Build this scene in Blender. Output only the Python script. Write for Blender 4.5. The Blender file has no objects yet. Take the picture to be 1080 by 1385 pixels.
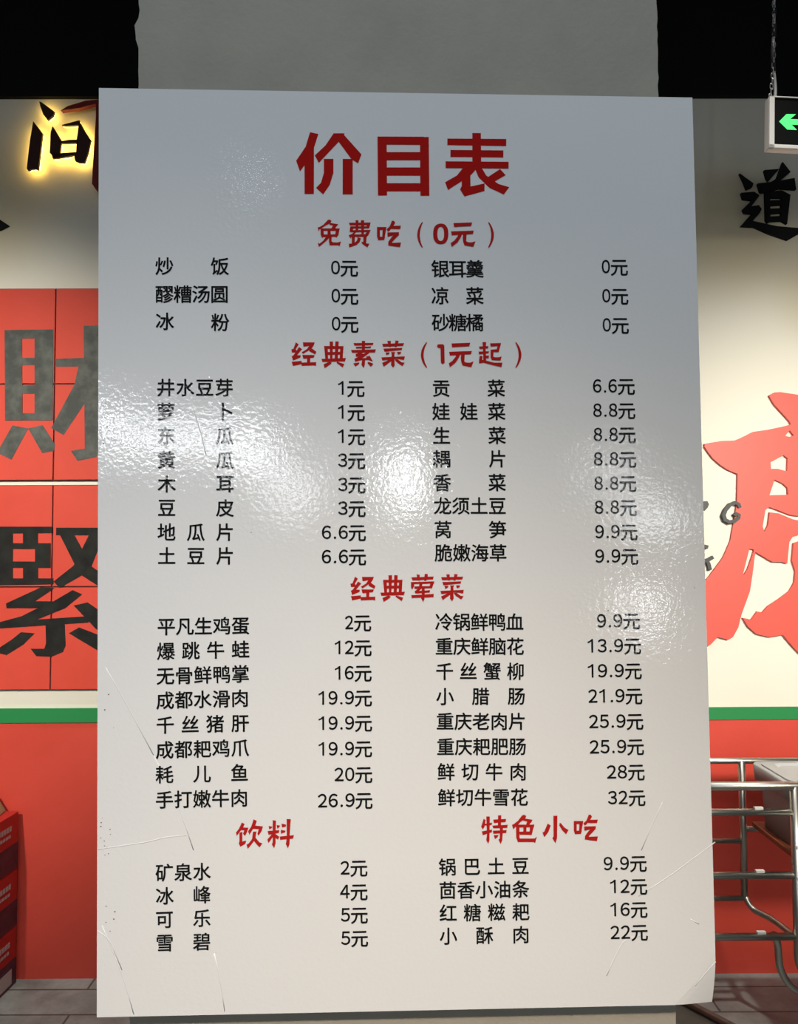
import bpy, bmesh, math, random
from mathutils import Vector, Matrix, noise
from mathutils.geometry import tessellate_polygon

# ------------------------------------------------------------------ camera, light, exposure
sc = bpy.context.scene
COL = sc.collection
PITCH, ROLL = 0.04372, -0.00436
cam_data = bpy.data.cameras.new('camera')
cam_data.sensor_fit = 'VERTICAL'; cam_data.sensor_height = 36.0
cam_data.lens = 36.0 * 1100.0 / 1385.0
cam_data.clip_start = 0.02
cam = bpy.data.objects.new('camera', cam_data); COL.objects.link(cam)
cam.location = (0, 0, 1.5)
cam.rotation_euler = (Matrix.Rotation(math.pi / 2 + PITCH, 3, 'X') @ Matrix.Rotation(ROLL, 3, 'Z')).to_euler()
sc.camera = cam
sc.view_settings.view_transform = 'Standard'
sc.view_settings.look = 'None'
sc.view_settings.gamma = 1.0
sc.view_settings.use_curve_mapping = False
sc.view_settings.exposure = 0.0

world = bpy.data.worlds.new('hall_ambient'); sc.world = world; world.use_nodes = True
wb = world.node_tree.nodes['Background']
wb.inputs['Color'].default_value = (0.80, 0.91, 1.0, 1); wb.inputs['Strength'].default_value = 0.08

def aim(o, target):
    d = Vector(target) - o.location
    o.rotation_euler = d.to_track_quat('-Z', 'Y').to_euler()
def spot(name, loc, target, watts, angle, blend, colour, radius=0.05):
    l = bpy.data.lights.new(name, 'SPOT'); l.energy = watts; l.spot_size = math.radians(angle); l.spot_blend = blend
    l.color = colour; l.shadow_soft_size = radius
    o = bpy.data.objects.new(name, l); COL.objects.link(o); o.location = loc; aim(o, target); return o
def disk(name, loc, target, watts, sx, sy, colour):
    l = bpy.data.lights.new(name, 'AREA'); l.shape = 'ELLIPSE'; l.size = sx; l.size_y = sy; l.energy = watts; l.color = colour
    o = bpy.data.objects.new(name, l); COL.objects.link(o); o.location = loc; aim(o, target); return o
WARM = (1.0, 0.925, 0.80)
# track spots on the ceiling that wash the back wall
spot('wall_spot_light', (-1.75, -0.25, 2.80), (-1.60, 2.92, 1.50), 500, 44.5, 0.99, WARM)
spot('wall_spot_light', (1.75, -0.42, 2.50), (1.50, 2.92, 1.38), 640, 43, 0.97, WARM, 0.25)
# added cool fill lighting the board from above, and a warm spot on the lower part of the price board
panel = disk('board_fill_light', (0, -0.7, 3.5), (0, -0.7, 0), 23, 1.2, 0.6, (0.77, 0.89, 1.0)); panel.data.shape = 'RECTANGLE'
spot('aisle_spot_light', (-0.65, -1.3, 3.7), (-0.08, 0.8, 0.65), 360, 29, 1.0, (1.0, 0.92, 0.83), 0.12)
spot('aisle_spot_light', (0.55, -1.3, 3.7), (0.14, 0.8, 0.58), 190, 28, 1.0, (1.0, 0.70, 0.36), 0.12)
# fill spots added to brighten the strip of floor along the back wall
for x, y in ((-0.92, 1.95), (1.0, 1.85)):
    spot('floor_fill_light', (x, y, 4.05), (x * 1.2, 2.3, 0.0), 250, 33, 0.8, (1.0, 0.95, 0.86), 0.06)
# hall lamps behind the photographer, seen as glints on the glossy board
BOARD_O = Vector((0.0078, 0.8062, 1.053))
BX = Vector((0.9995, 0.0324, 0.0049)); BN = Vector((-0.0324, 0.9995, 0.0039)); BZ = Vector((-0.0049, -0.004, 1.0))
BOARD_H = 0.9062
HALL = [  # x, y, z, width, height, watts
    (-0.823, -5.000, 4.452, 0.11, 0.13, 0.7),
    (-1.406, -5.000, 2.345, 1.20, 0.25, 22.0),
    (-0.788, -5.000, 2.227, 0.42, 0.33, 10.0),
    (-0.461, -5.000, 1.910, 0.36, 0.36, 6.0),
    (-2.000, -5.000, 2.473, 0.16, 0.36, 7.0),
    (0.420, -5.000, 2.013, 0.28, 0.57, 16.0),
    (2.470, -5.000, 1.695, 0.48, 0.30, 7.0),
    (2.383, -5.000, 0.949, 0.30, 0.28, 6.0),
    (2.162, -5.000, 2.064, 0.24, 0.24, 3.0),
]
for x, y, z, sx, sy, w in HALL:
    disk('hall_lamp_light', (x, y, z), (0, 0.8, 1.4), w * 0.55, sx, sy, (0.93, 0.97, 1.0))

# ------------------------------------------------------------------ traced lettering (millimetres)
# board lettering: x from the board's centre line, z from its lower edge; wall lettering: along the wall and above the floor
HEAD={'free': [[(-74.3,775.1),(-72.7,775.8),(-70.5,774.5),(-71.6,772),(-76.5,769.5),(-82.6,765.6),(-83.3,763.2),(-84.3,767.8),(-82.5,768.1),(-78.4,770.6)],[(-71.9,772.3),(-63.9,771.1),(-64.8,769.6),(-66.1,768.4),(-67.2,766.2),(-70.8,766.5),(-69.1,769.5),(-72.7,770.6)],[(-81.5,765.6),(-78.5,765.6),(-78.2,758.4),(-80,757),(-81.4,760)],[(-66.2,766.6),(-62.3,766.8),(-63.7,760.1),(-65.7,757.3),(-67,758.4)],[(-81.5,766.7),(-65.3,766.8),(-65.3,764.3),(-81.5,764.2)],[(-80.9,760.6),(-64.3,760.7),(-64.8,758.3),(-80.1,757.8)],[(-74.5,764.5),(-71.4,764.5),(-71.4,759.5),(-73.9,755.9),(-77.2,752.8),(-83.2,747.8),(-84.4,752.4),(-82.6,751.2),(-79.1,753.9),(-76.3,757.8),(-74.5,760.3)],[(-73,760.1),(-70.3,760.1),(-70.6,753.7),(-69.2,752.6),(-64.6,752.5),(-61,753.4),(-62.6,748.7),(-64.3,749.7),(-72.4,749.5),(-73.2,753.4)],[(-46.4,775.1),(-43.5,775.1),(-43.9,765.7),(-46.1,762.9),(-48,760.7),(-51.9,756.7),(-53.4,759.9),(-50.2,761),(-47.4,763.5),(-46.3,766.3)],[(-41.1,775.1),(-37.8,775.1),(-38.2,760.2),(-40.6,760.2)],[(-53.1,772.5),(-31.3,772.9),(-32.9,766.9),(-35.4,766.9),(-35.3,770.1),(-52.2,769.9)],[(-51.5,768.9),(-32.9,769),(-33.2,766.9),(-48.8,766.7)],[(-50.2,765),(-31.3,765.4),(-32.4,763.3),(-50.5,762.9)],[(-51.8,768.8),(-48.5,768.8),(-49.6,762.9),(-52.5,763.2)],[(-34.3,765.2),(-31.3,765.4),(-33.8,759.9),(-35.4,758.5),(-36.8,761.3),(-35.4,762.7)],[(-52.9,760.4),(-35.1,761),(-35.4,758.2),(-50.5,758.2)],[(-50.3,760.7),(-47.2,760.7),(-47.5,750.4),(-50.3,750.4)],[(-38.4,760.7),(-35.4,760.7),(-36,751.8),(-37.4,750.2),(-39,751.8)],[(-44.5,757.9),(-41.2,756.8),(-42.6,752.9),(-45.6,750.1),(-53,747.3),(-53.4,751.2),(-48.1,751.5),(-45,754.6)],[(-40.7,753.5),(-39.3,752.9),(-36,751.6),(-32.7,751.3),(-34.7,747.7),(-38,749.6),(-40.4,751.8)],[(-25,768.3),(-22.1,768.3),(-22.1,755.1),(-24,754.9),(-25.1,759.1)],[(-19.3,768.3),(-15.4,768.3),(-17.9,755.1),(-19.9,755.1)],[(-25,768.3),(-15.7,768.3),(-16,765.3),(-24.8,765.2)],[(-24.6,758.4),(-17,758.4),(-17.9,755.1),(-24,754.9)],[(-10,774.8),(-7.9,774.6),(-6.7,772.8),(-8.5,769.8),(-12.4,764.7),(-14.1,763.7),(-15.4,765.8),(-12.4,768.9),(-11,772)],[(-11.3,769.3),(-1,769.8),(-1.7,766.2),(-12.4,766.4)],[(-14.6,762.8),(-3,763.1),(-3.1,760.3),(-9.8,753.3),(-10.1,752.2),(-1,752.6),(-2,747.9),(-13.9,749.5),(-13.9,753),(-10.8,757.5),(-8.9,759.7),(-14.5,758.4)],[(20.1,773.3),(18.4,770.7),(17,768.1),(16.1,765.5),(15.5,762.9),(15.3,760.4),(15.4,757.8),(16,755.2),(16.9,752.6),(18.1,750.1),(19.8,747.5),(21,747.5),(19.9,750.1),(19,752.6),(18.4,755.2),(18,757.8),(17.9,760.4),(18.1,762.9),(18.5,765.5),(19.2,768.1),(20.1,770.7),(21.3,773.3)],[(46.7,761.5),(46.4,758.2),(42.3,759.2),(42.4,761.5)],[(46.4,758.2),(45.8,755.7),(42,757.5),(42.3,759.2)],[(45.8,755.7),(44.7,753.7),(41.5,756.1),(42,757.5)],[(44.7,753.7),(43.2,752.2),(40.8,755.1),(41.5,756.1)],[(43.2,752.2),(41.3,751.3),(40,754.5),(40.8,755.1)],[(41.3,751.3),(38.9,751),(38.9,754.3),(40,754.5)],[(38.9,751),(36.4,751.3),(37.8,754.5),(38.9,754.3)],[(36.4,751.3),(34.6,752.2),(37,755.1),(37.8,754.5)],[(34.6,752.2),(33.2,753.7),(36.4,756.1),(37,755.1)],[(33.2,753.7),(32.1,755.7),(35.9,757.5),(36.4,756.1)],[(32.1,755.7),(31.5,758.2),(35.7,759.2),(35.9,757.5)],[(31.5,758.2),(31.3,761.5),(35.6,761.5),(35.7,759.2)],[(31.3,761.5),(31.6,764.8),(35.7,763.8),(35.6,761.5)],[(31.6,764.8),(32.2,767.3),(36,765.5),(35.7,763.8)],[(32.2,767.3),(33.3,769.3),(36.5,766.9),(36,765.5)],[(33.3,769.3),(34.8,770.8),(37.2,767.9),(36.5,766.9)],[(34.8,770.8),(36.7,771.7),(38,768.6),(37.2,767.9)],[(36.7,771.7),(39.1,772.1),(39.1,768.8),(38,768.6)],[(39.1,772.1),(41.6,771.8),(40.2,768.6),(39.1,768.8)],[(41.6,771.8),(43.4,770.9),(41,768),(40.2,768.6)],[(43.4,770.9),(44.8,769.4),(41.6,766.9),(41,768)],[(44.8,769.4),(45.9,767.4),(42.1,765.6),(41.6,766.9)],[(45.9,767.4),(46.5,764.9),(42.3,763.8),(42.1,765.6)],[(46.5,764.9),(46.7,761.5),(42.4,761.5),(42.3,763.8)],[(52,772.5),(70.9,773.3),(69.8,769.6),(52.5,768.6)],[(49.4,764),(72.3,764.9),(71.5,761.5),(50.2,760.2)],[(55.9,761.9),(60.8,762.2),(59.1,758),(55.8,752.9),(50,748.2),(48.8,752.1),(52.5,754.6),(56.4,759.4)],[(61.8,762.2),(65.1,762.2),(64.6,754.1),(66.2,753.1),(70.1,752.8),(74,754.1),(71.7,748.4),(62.9,749.9),(61.6,753.2),(61.1,757.7)],[(86.9,773.5),(88,770.9),(88.9,768.3),(89.5,765.8),(89.8,763.2),(89.9,760.6),(89.8,758),(89.3,755.4),(88.7,752.8),(87.7,750.3),(86.5,747.7),(87.7,747.7),(89.5,750.3),(90.8,752.9),(91.8,755.4),(92.4,758),(92.6,760.6),(92.5,763.2),(91.9,765.8),(91,768.3),(89.7,770.9),(88.1,773.5)]],'veg': [[(-106.6,651.8),(-103.8,649.8),(-106.7,644.8),(-105.9,643.5),(-106.1,641.5),(-110.6,641.6),(-111,644.8),(-109.1,645.1),(-107.7,648.7)],[(-103.5,647),(-100.4,645),(-105.6,638.8),(-101.8,638.8),(-102.1,636.6),(-109.4,633.5),(-110.8,637.6),(-108.9,638.8),(-106.4,642.4)],[(-110.8,632.2),(-101,633.2),(-100.8,630),(-109.6,628)],[(-99.7,651.7),(-87.9,651.7),(-88.7,648.9),(-90.9,645.6),(-99.4,640.2),(-100.8,641.8),(-95.8,644.8),(-93.4,648.1),(-99.1,647.3)],[(-92.8,645.6),(-90.4,645.4),(-86.3,642.3),(-87.4,639.6),(-93.4,642.9)],[(-100.2,639.1),(-88,639),(-88.8,636.3),(-99.2,635.2)],[(-95.6,637.4),(-92.3,637.4),(-92.6,630.8),(-95.6,630.8)],[(-101,631.4),(-86.5,631.8),(-86.7,628.1),(-89.1,628.6),(-101,628.1)],[(-73.1,652.5),(-69.6,652.5),(-70.5,634.6),(-72.7,634.6)],[(-67.4,652.6),(-64,652.5),(-65.1,634.6),(-68.1,634.6)],[(-78.6,648),(-75,648),(-74.6,634.4),(-77.4,634.4)],[(-62.5,647.9),(-59.3,647.9),(-60.2,634.6),(-63.2,634.6)],[(-78.6,648),(-59.3,647.9),(-59.6,645),(-78.3,645.1)],[(-77.8,641.9),(-59.9,642.2),(-59.9,639.3),(-77.7,639)],[(-81.2,635.1),(-56.9,636),(-58,632.5),(-80.4,632)],[(-73.5,632.2),(-71.1,631.3),(-71.9,630),(-78.2,625.7),(-79.2,629.7)],[(-65.9,632.3),(-62.9,631.3),(-58.6,629.9),(-60.2,626.5),(-66.2,630.9)],[(-41,653.1),(-37.7,653.1),(-38.1,642.3),(-41.1,642.3)],[(-49.3,650.9),(-29.4,651.1),(-30.1,648.9),(-48.6,648.3)],[(-47.2,647.2),(-31.8,647.6),(-32.3,645.8),(-46.8,645.4)],[(-51.9,643.9),(-27,644.6),(-28.1,641.4),(-50.9,641.2)],[(-44.6,642.3),(-38.9,642.3),(-41.6,640.1),(-38.9,640.1),(-36.2,642),(-33.2,642),(-34,640.6),(-37.8,637.9),(-40.6,635.9),(-43.8,635.9),(-44.1,637.3),(-47.1,637.2),(-47.3,640.1),(-45.2,640.6)],[(-44.1,637.3),(-38.9,638.4),(-41.1,635.7),(-36.7,635.9),(-36.7,637.4),(-33.2,638.1),(-30.2,632.6),(-31.9,632.9),(-35.1,634),(-42.8,633.5),(-47.9,632.1),(-48.6,635.1)],[(-40.8,634.6),(-37.9,634.6),(-38.3,628.8),(-39.5,625.8),(-41.6,629.1)],[(-49.7,630.6),(-43.6,631.5),(-44.1,629.9),(-47.8,627.2)],[(-35.4,632.1),(-32.4,631.3),(-29.8,630.1),(-32.2,627.1),(-35.4,630.4)],[(-15.7,653.1),(-12.1,653),(-12.2,646.8),(-14.1,647.2),(-14.9,649.4)],[(-7.5,653.5),(-4.2,653),(-6.4,646.9),(-8.4,646.8)],[(-20.8,650.1),(1.1,650.8),(0.1,648),(-20,647.2)],[(-19.6,645.3),(-0.7,646.1),(-1.3,643.9),(-18.5,642.1)],[(-17.4,641.4),(-13.3,641.5),(-14.2,639.7),(-16.9,638.7)],[(-12,641.9),(-7.9,641.9),(-8.7,640),(-11.4,639.7)],[(-6.1,641.9),(-2,642.1),(-2.4,640),(-5.2,639.2)],[(-11.3,640.6),(-8.7,640.6),(-8.5,628.5),(-10,626.1),(-12.2,628.7)],[(-21.7,636.5),(1.8,637.5),(0.9,633.9),(-6.6,635.1),(-20.8,633.4)],[(-13.1,635.3),(-10.9,633.4),(-14.5,630.9),(-19.5,627.2),(-21.1,631),(-16.4,632.9)],[(-8.2,634.8),(-5.5,634.5),(-1.4,631.5),(1.6,631.2),(-0.9,627.8),(-5,630.6),(-7.9,633.1)],[(23.1,651.5),(21.2,649),(19.7,646.4),(18.6,643.9),(18,641.4),(17.7,638.8),(17.9,636.3),(18.5,633.8),(19.5,631.2),(20.9,628.7),(22.8,626.2),(24,626.2),(22.8,628.7),(21.8,631.2),(21.1,633.8),(20.6,636.3),(20.5,638.8),(20.7,641.4),(21.2,643.9),(21.9,646.4),(23,649),(24.3,651.5)],[(34.5,649.2),(36.1,649.6),(40.2,649.6),(41.3,648.2),(41.5,631.1),(40,629.8),(38.4,630),(37.6,631.6),(37.5,645.7),(35.3,645.9),(33.9,647.4)],[(48.6,650.4),(67.4,651.1),(66.3,647.5),(49.1,646.6)],[(46,642),(68.9,642.8),(68,639.5),(46.8,638.3)],[(52.5,639.9),(57.4,640.2),(55.7,636.1),(52.4,631.1),(46.7,626.4),(45.5,630.3),(49.1,632.8),(53,637.5)],[(58.4,640.2),(61.7,640.2),(61.2,632.2),(62.8,631.2),(66.6,630.9),(70.5,632.2),(68.2,626.5),(59.5,628.1),(58.1,631.4),(57.6,635.8)],[(79.7,651.8),(83.4,651.6),(82.7,644.3),(83.2,632.7),(80.3,632.7),(80.1,641)],[(76.1,647.3),(85.6,647.7),(85.3,645.4),(76.7,644.7)],[(75.6,642.1),(86.2,642.5),(85.6,640.6),(76.1,639.3)],[(82.9,638.2),(86.2,638.1),(85.6,635.4),(83,635.4)],[(76.5,637.7),(79.5,637.7),(79.2,633.8),(82.5,633.2),(91.3,631),(99.5,630.9),(98.4,626.3),(96.7,626.9),(89.6,628.5),(82.5,630.5),(80.3,631),(76,630.2),(75.9,632.7)],[(87.3,650.5),(98.3,650.8),(97.9,648.1),(87.7,647.1)],[(95.1,650.4),(98.3,650.8),(95.8,641.5),(93.6,642.1)],[(87.7,644),(96.2,644.8),(95.6,641.6),(87.9,641.7)],[(87.7,644),(90.9,644),(90.3,637.1),(91.9,636.4),(95.8,636.4),(98.8,637.2),(97.5,633.1),(88.8,633.6),(87.6,636.5)],[(112.6,651.4),(113.8,648.9),(114.7,646.3),(115.4,643.8),(115.7,641.2),(115.8,638.7),(115.7,636.1),(115.2,633.6),(114.5,631.1),(113.5,628.5),(112.2,626),(113.5,626),(115.3,628.5),(116.7,631.1),(117.8,633.6),(118.4,636.1),(118.7,638.7),(118.5,641.2),(117.9,643.8),(117,646.3),(115.6,648.8),(113.9,651.4)]],'meat': [[(-49.5,418.8),(-46.7,416.8),(-49.6,412),(-48.8,410.6),(-49.1,408.8),(-53.5,408.8),(-53.9,412),(-52,412.3),(-50.6,415.8)],[(-46.5,414.1),(-43.4,412.1),(-48.5,406.1),(-44.8,406),(-45.1,403.9),(-52.3,400.9),(-53.7,404.9),(-51.8,406.1),(-49.3,409.6)],[(-53.7,399.7),(-44,400.5),(-43.8,397.4),(-52.5,395.5)],[(-42.7,418.6),(-30.9,418.5),(-31.8,415.8),(-33.9,412.6),(-42.3,407.3),(-43.8,409),(-38.8,411.9),(-36.4,415.1),(-42,414.3)],[(-35.8,412.6),(-33.4,412.4),(-29.4,409.4),(-30.5,406.7),(-36.4,410)],[(-43.2,406.3),(-31,406.1),(-31.9,403.5),(-42.2,402.5)],[(-38.6,404.6),(-35.4,404.6),(-35.7,398.1),(-38.6,398.2)],[(-44,398.8),(-29.6,399),(-29.8,395.4),(-32.2,395.9),(-44,395.5)],[(-16.5,419.9),(-12.9,419.9),(-13.9,402.4),(-16.1,402.4)],[(-10.8,420),(-7.4,419.8),(-8.5,402.3),(-11.5,402.3)],[(-21.9,415.5),(-18.4,415.5),(-18,402.2),(-20.8,402.2)],[(-6,415.3),(-2.7,415.3),(-3.6,402.3),(-6.6,402.3)],[(-21.9,415.5),(-2.7,415.3),(-3,412.5),(-21.6,412.7)],[(-21.1,409.6),(-3.3,409.7),(-3.3,406.8),(-21,406.8)],[(-24.6,402.9),(-0.4,403.6),(-1.5,400.2),(-23.8,399.9)],[(-16.9,400),(-14.5,399.2),(-15.3,397.8),(-21.5,393.7),(-22.6,397.6)],[(-9.3,400),(-6.4,399.1),(-2.1,397.7),(-3.7,394.3),(-9.6,398.7)],[(11.3,420.7),(14.4,420.1),(14.2,414.5),(12.3,414.5),(11.8,417.2)],[(19.4,420.9),(22.4,420.8),(22.3,417.6),(20.7,414.1),(18.5,414.1)],[(6.2,417.6),(28.2,418.2),(27.5,415.4),(7.1,414.5)],[(5.5,412.9),(28.8,413.5),(28.5,411.3),(6.8,411)],[(5.5,412.9),(9,412.6),(8.7,408.6),(6.5,405.6),(5.6,408.1)],[(25,413),(28.8,413.5),(26.6,407.3),(25.5,406.2),(23.9,408.4),(24.7,410.6)],[(9,408.6),(25.8,408.9),(24.9,406.8),(9.1,406.2)],[(13.9,413.9),(16.9,411.2),(16.3,407.2),(13.5,404.2),(9.7,401.8),(9.2,404),(12.2,406.1),(13.9,409.6)],[(9.5,404),(24.4,404.8),(24.1,402.5),(10,401.7)],[(16.3,408.8),(19.3,408.7),(18.9,397.7),(18.6,395.6),(17.5,393.3),(15.5,396.9),(16.2,399.1)],[(5.8,400.1),(28.1,401.1),(27.8,397.9),(6.2,397.3)],[(40.6,420.3),(44.1,420.1),(44,414),(42.1,414.5),(41.4,416.6)],[(48.7,420.6),(52,420),(49.7,414.1),(47.8,414)],[(35.5,417.4),(57.3,417.8),(56.3,415.1),(36.3,414.5)],[(36.7,412.6),(55.4,413.2),(54.9,411.1),(37.7,409.5)],[(38.8,408.8),(42.9,408.9),(42.1,407.2),(39.3,406.1)],[(44.3,409.3),(48.3,409.3),(47.5,407.4),(44.8,407.1)],[(50.1,409.2),(54.2,409.3),(53.7,407.3),(51,406.5)],[(44.9,407.9),(47.5,407.9),(47.6,396.1),(46.1,393.8),(44,396.4)],[(34.6,404),(57.9,404.8),(57.1,401.3),(49.6,402.5),(35.5,401)],[(43.1,402.8),(45.2,400.9),(41.7,398.5),(36.8,395),(35.2,398.6),(39.8,400.5)],[(48,402.2),(50.7,401.9),(54.7,398.9),(57.7,398.6),(55.2,395.3),(51.2,398.2),(48.2,400.6)]],'drink': [[(-160.6,182.5),(-158,181.1),(-159.3,177.7),(-154.3,177.4),(-155.9,172.7),(-157.7,169.5),(-159.5,171.7),(-158.3,175),(-161.4,175.2),(-165.5,169.9),(-166.4,172.9),(-163.5,176.5)],[(-163,172.8),(-160.1,173.6),(-160.3,164.4),(-156.3,165),(-157.2,162.3),(-162.1,159.4),(-163.7,162.5),(-163,164.8)],[(-149.3,185.3),(-146.2,183.8),(-147.7,179.3),(-140.3,178.4),(-141.6,174),(-144.6,169.5),(-145.6,171.4),(-144.3,175.9),(-149.8,176.2),(-153.4,170.6),(-154.7,174),(-151.7,178.1)],[(-149.8,173.6),(-146.5,173.6),(-147.5,167.8),(-149,164.5),(-154.9,157.1),(-156.2,161.2),(-153.8,162.5),(-150.9,166.6)],[(-149.6,166.6),(-147.3,167.6),(-143.8,163.3),(-140.9,162.2),(-143.5,158.5),(-146.9,161.8),(-149,164.7)],[(-130.9,184.2),(-127.6,183.6),(-128.3,170.8),(-128.2,161.4),(-129.5,157.3),(-131.7,160.7),(-130.9,163.6)],[(-134.9,178.8),(-131,177.9),(-131.8,176.7),(-134.2,175.4)],[(-127.1,179.4),(-123.8,179),(-124.4,177.3),(-126.5,176)],[(-135.8,173.9),(-124.4,174.5),(-125.1,171.8),(-135,170.2)],[(-131.6,170.9),(-129.7,169.6),(-135,162.3),(-136,165.8)],[(-128.4,171.1),(-124.5,168.1),(-125.8,165.5),(-128.7,167.4)],[(-122.3,180.8),(-117.8,179.5),(-118.3,177.7),(-122,176.9)],[(-123,174.8),(-118.5,173.8),(-119.1,172.2),(-122.9,171.1)],[(-117.4,185),(-113.4,184.8),(-114.4,170.5),(-114.7,160.9),(-116.3,156.9),(-118.3,160.9),(-117.3,166.7)],[(-124.2,168.3),(-110.4,169.5),(-111.2,166.2),(-123.7,165.2)]],'snack': [[(74.6,181.4),(76.5,180),(75.4,173.7),(73.7,171),(72.1,173.8)],[(77.2,183.5),(80.7,183.4),(80,160.4),(78.8,157.2),(76.9,160.8),(77.7,166.8)],[(75.4,176.4),(82.8,177.5),(82.4,175.2),(75.9,174.8)],[(72.6,169.3),(82.7,170.9),(82.5,168.2),(73.6,165.6)],[(88.8,184.4),(92,184.5),(91.5,172.9),(88.5,172.9)],[(84,180.4),(96.7,180.8),(96.1,177.8),(84.7,177)],[(83,174.6),(98.1,175.2),(97.8,172.1),(83.9,172)],[(83.5,169.6),(97.1,170.1),(96.5,167.2),(83.9,166.7)],[(90.3,172.1),(93.5,172),(92.6,160.2),(91,156.7),(88.9,160.8),(90.1,162.1)],[(84.2,165.4),(89,165.5),(87.8,163.2),(85.4,161.6)],[(88.5,173.5),(91.5,173.4),(93.3,171.8),(90.4,171.6)],[(112.3,183.8),(114.5,184.6),(116.6,183.2),(115.5,180.8),(111.1,177.8),(108.4,175.2),(103.5,170.6),(102.3,175),(103.8,175.5),(108.5,178.9)],[(114.4,181),(122.5,179.5),(121.7,177.3),(120,175.7),(119.2,173.9),(116.2,174.7),(117.3,177.9),(113.3,179)],[(106.4,175.1),(124.3,174.8),(124,172.2),(106.5,172.3)],[(106.4,174.7),(109.7,174.6),(109.6,162.7),(110.1,161.7),(124.4,161.4),(126.8,163),(124.8,157.1),(123.5,158),(107.9,158.3),(106.3,162.8)],[(113.5,173.5),(116.6,173.4),(116.4,166.6),(113.4,166.6)],[(120.3,174.7),(124.3,175),(121.5,164.6),(119.3,166.5)],[(109.4,168.3),(122.6,168.3),(121.5,164.9),(109.9,165.4)],[(143.3,182.9),(147.3,182.9),(146.6,161.2),(144.9,156.4),(141.9,161.3),(143.1,162.8)],[(137.5,175.5),(140.6,173.6),(138.1,167.4),(134.1,162.5),(132.3,166.8),(134,167.8)],[(149.3,175.9),(150.6,175.6),(154.4,171.1),(158,168.9),(155.5,164.8),(151.9,168.7),(149,173.3)],[(163.4,177.5),(166.2,177.5),(166.1,164.9),(164.2,164.8),(163.2,168.8)],[(169,177.4),(172.8,177.3),(170.3,164.8),(168.3,164.9)],[(163.4,177.5),(172.6,177.3),(172.2,174.4),(163.6,174.6)],[(163.7,168.1),(171.2,168),(170.3,164.8),(164.2,164.8)],[(178.2,183.3),(180.3,183.2),(181.5,181.4),(179.6,178.5),(175.8,173.8),(174.1,172.9),(172.8,175),(175.8,177.8),(177.2,180.7)],[(176.9,178.2),(187.1,178.4),(186.3,175),(175.8,175.4)],[(173.6,172),(185.1,172.1),(184.9,169.4),(178.3,162.9),(178,161.9),(186.9,162.1),(185.9,157.6),(174.1,159.4),(174.2,162.7),(177.3,166.9),(179.2,169),(173.6,167.9)]],'title': [[(-91.5,864.8),(-83.2,863),(-87.6,848.9),(-87.9,801.7),(-97.3,801.6),(-97.2,830.9),(-101.8,824.6),(-105.5,835.5),(-96,849.9)],[(-67.8,863.8),(-56.8,863.9),(-57.5,862.3),(-40,842.4),(-43.4,833.2),(-49.9,837.2),(-62.8,855.1),(-82.9,833.4),(-86.8,841),(-76.2,851.2)],[(-77.8,837.5),(-68.2,837.6),(-68.3,823.2),(-72.1,810.9),(-78.7,801.3),(-85.7,807.9),(-80.8,813.1),(-77.9,823.2)],[(-58.9,837.6),(-48.8,837.7),(-49.1,801.4),(-59.2,801.4)],[(-23.8,860.8),(-14.5,860.8),(-14.6,800.5),(-23.8,800.4)],[(19.1,860.6),(28,860.7),(28,800.4),(18.9,800.4)],[(-18.9,860.8),(23.1,860.9),(23,852.5),(-19,852.5)],[(-19,844.8),(22.9,845.1),(22.8,836.8),(-19.1,836.5)],[(-19.2,829.1),(22.8,829.4),(22.7,821),(-19.2,820.8)],[(-19.3,813),(22.6,813.2),(22.5,804.9),(-19.4,804.7)],[(72.2,865.1),(80.9,865.1),(80.8,828.6),(71.7,828.5)],[(46.8,859.2),(106.6,859.2),(106.5,852),(46.7,852.5)],[(49.8,847.5),(103.5,847.4),(103.4,840.2),(49.7,840.3)],[(44.7,835.8),(108.7,835.7),(108.6,828.7),(44.7,828.8)],[(62.6,829.4),(76.4,829.5),(73.7,825.6),(69.6,821.3),(46.8,806.4),(44.1,814.4),(55.9,821.2)],[(60.7,818.3),(69.6,822.9),(69.7,810.1),(83.9,813.3),(83.8,805.6),(63.4,799.9),(59,807.1),(60.8,810.5)],[(73.7,830.3),(81.1,829.5),(85.8,821.4),(97.9,812.9),(109,809.6),(103.3,802.1),(89,808.8),(78,819.6)],[(99.9,828.2),(105.4,822),(87.9,811.7),(83.6,817.3)]]}
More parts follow.
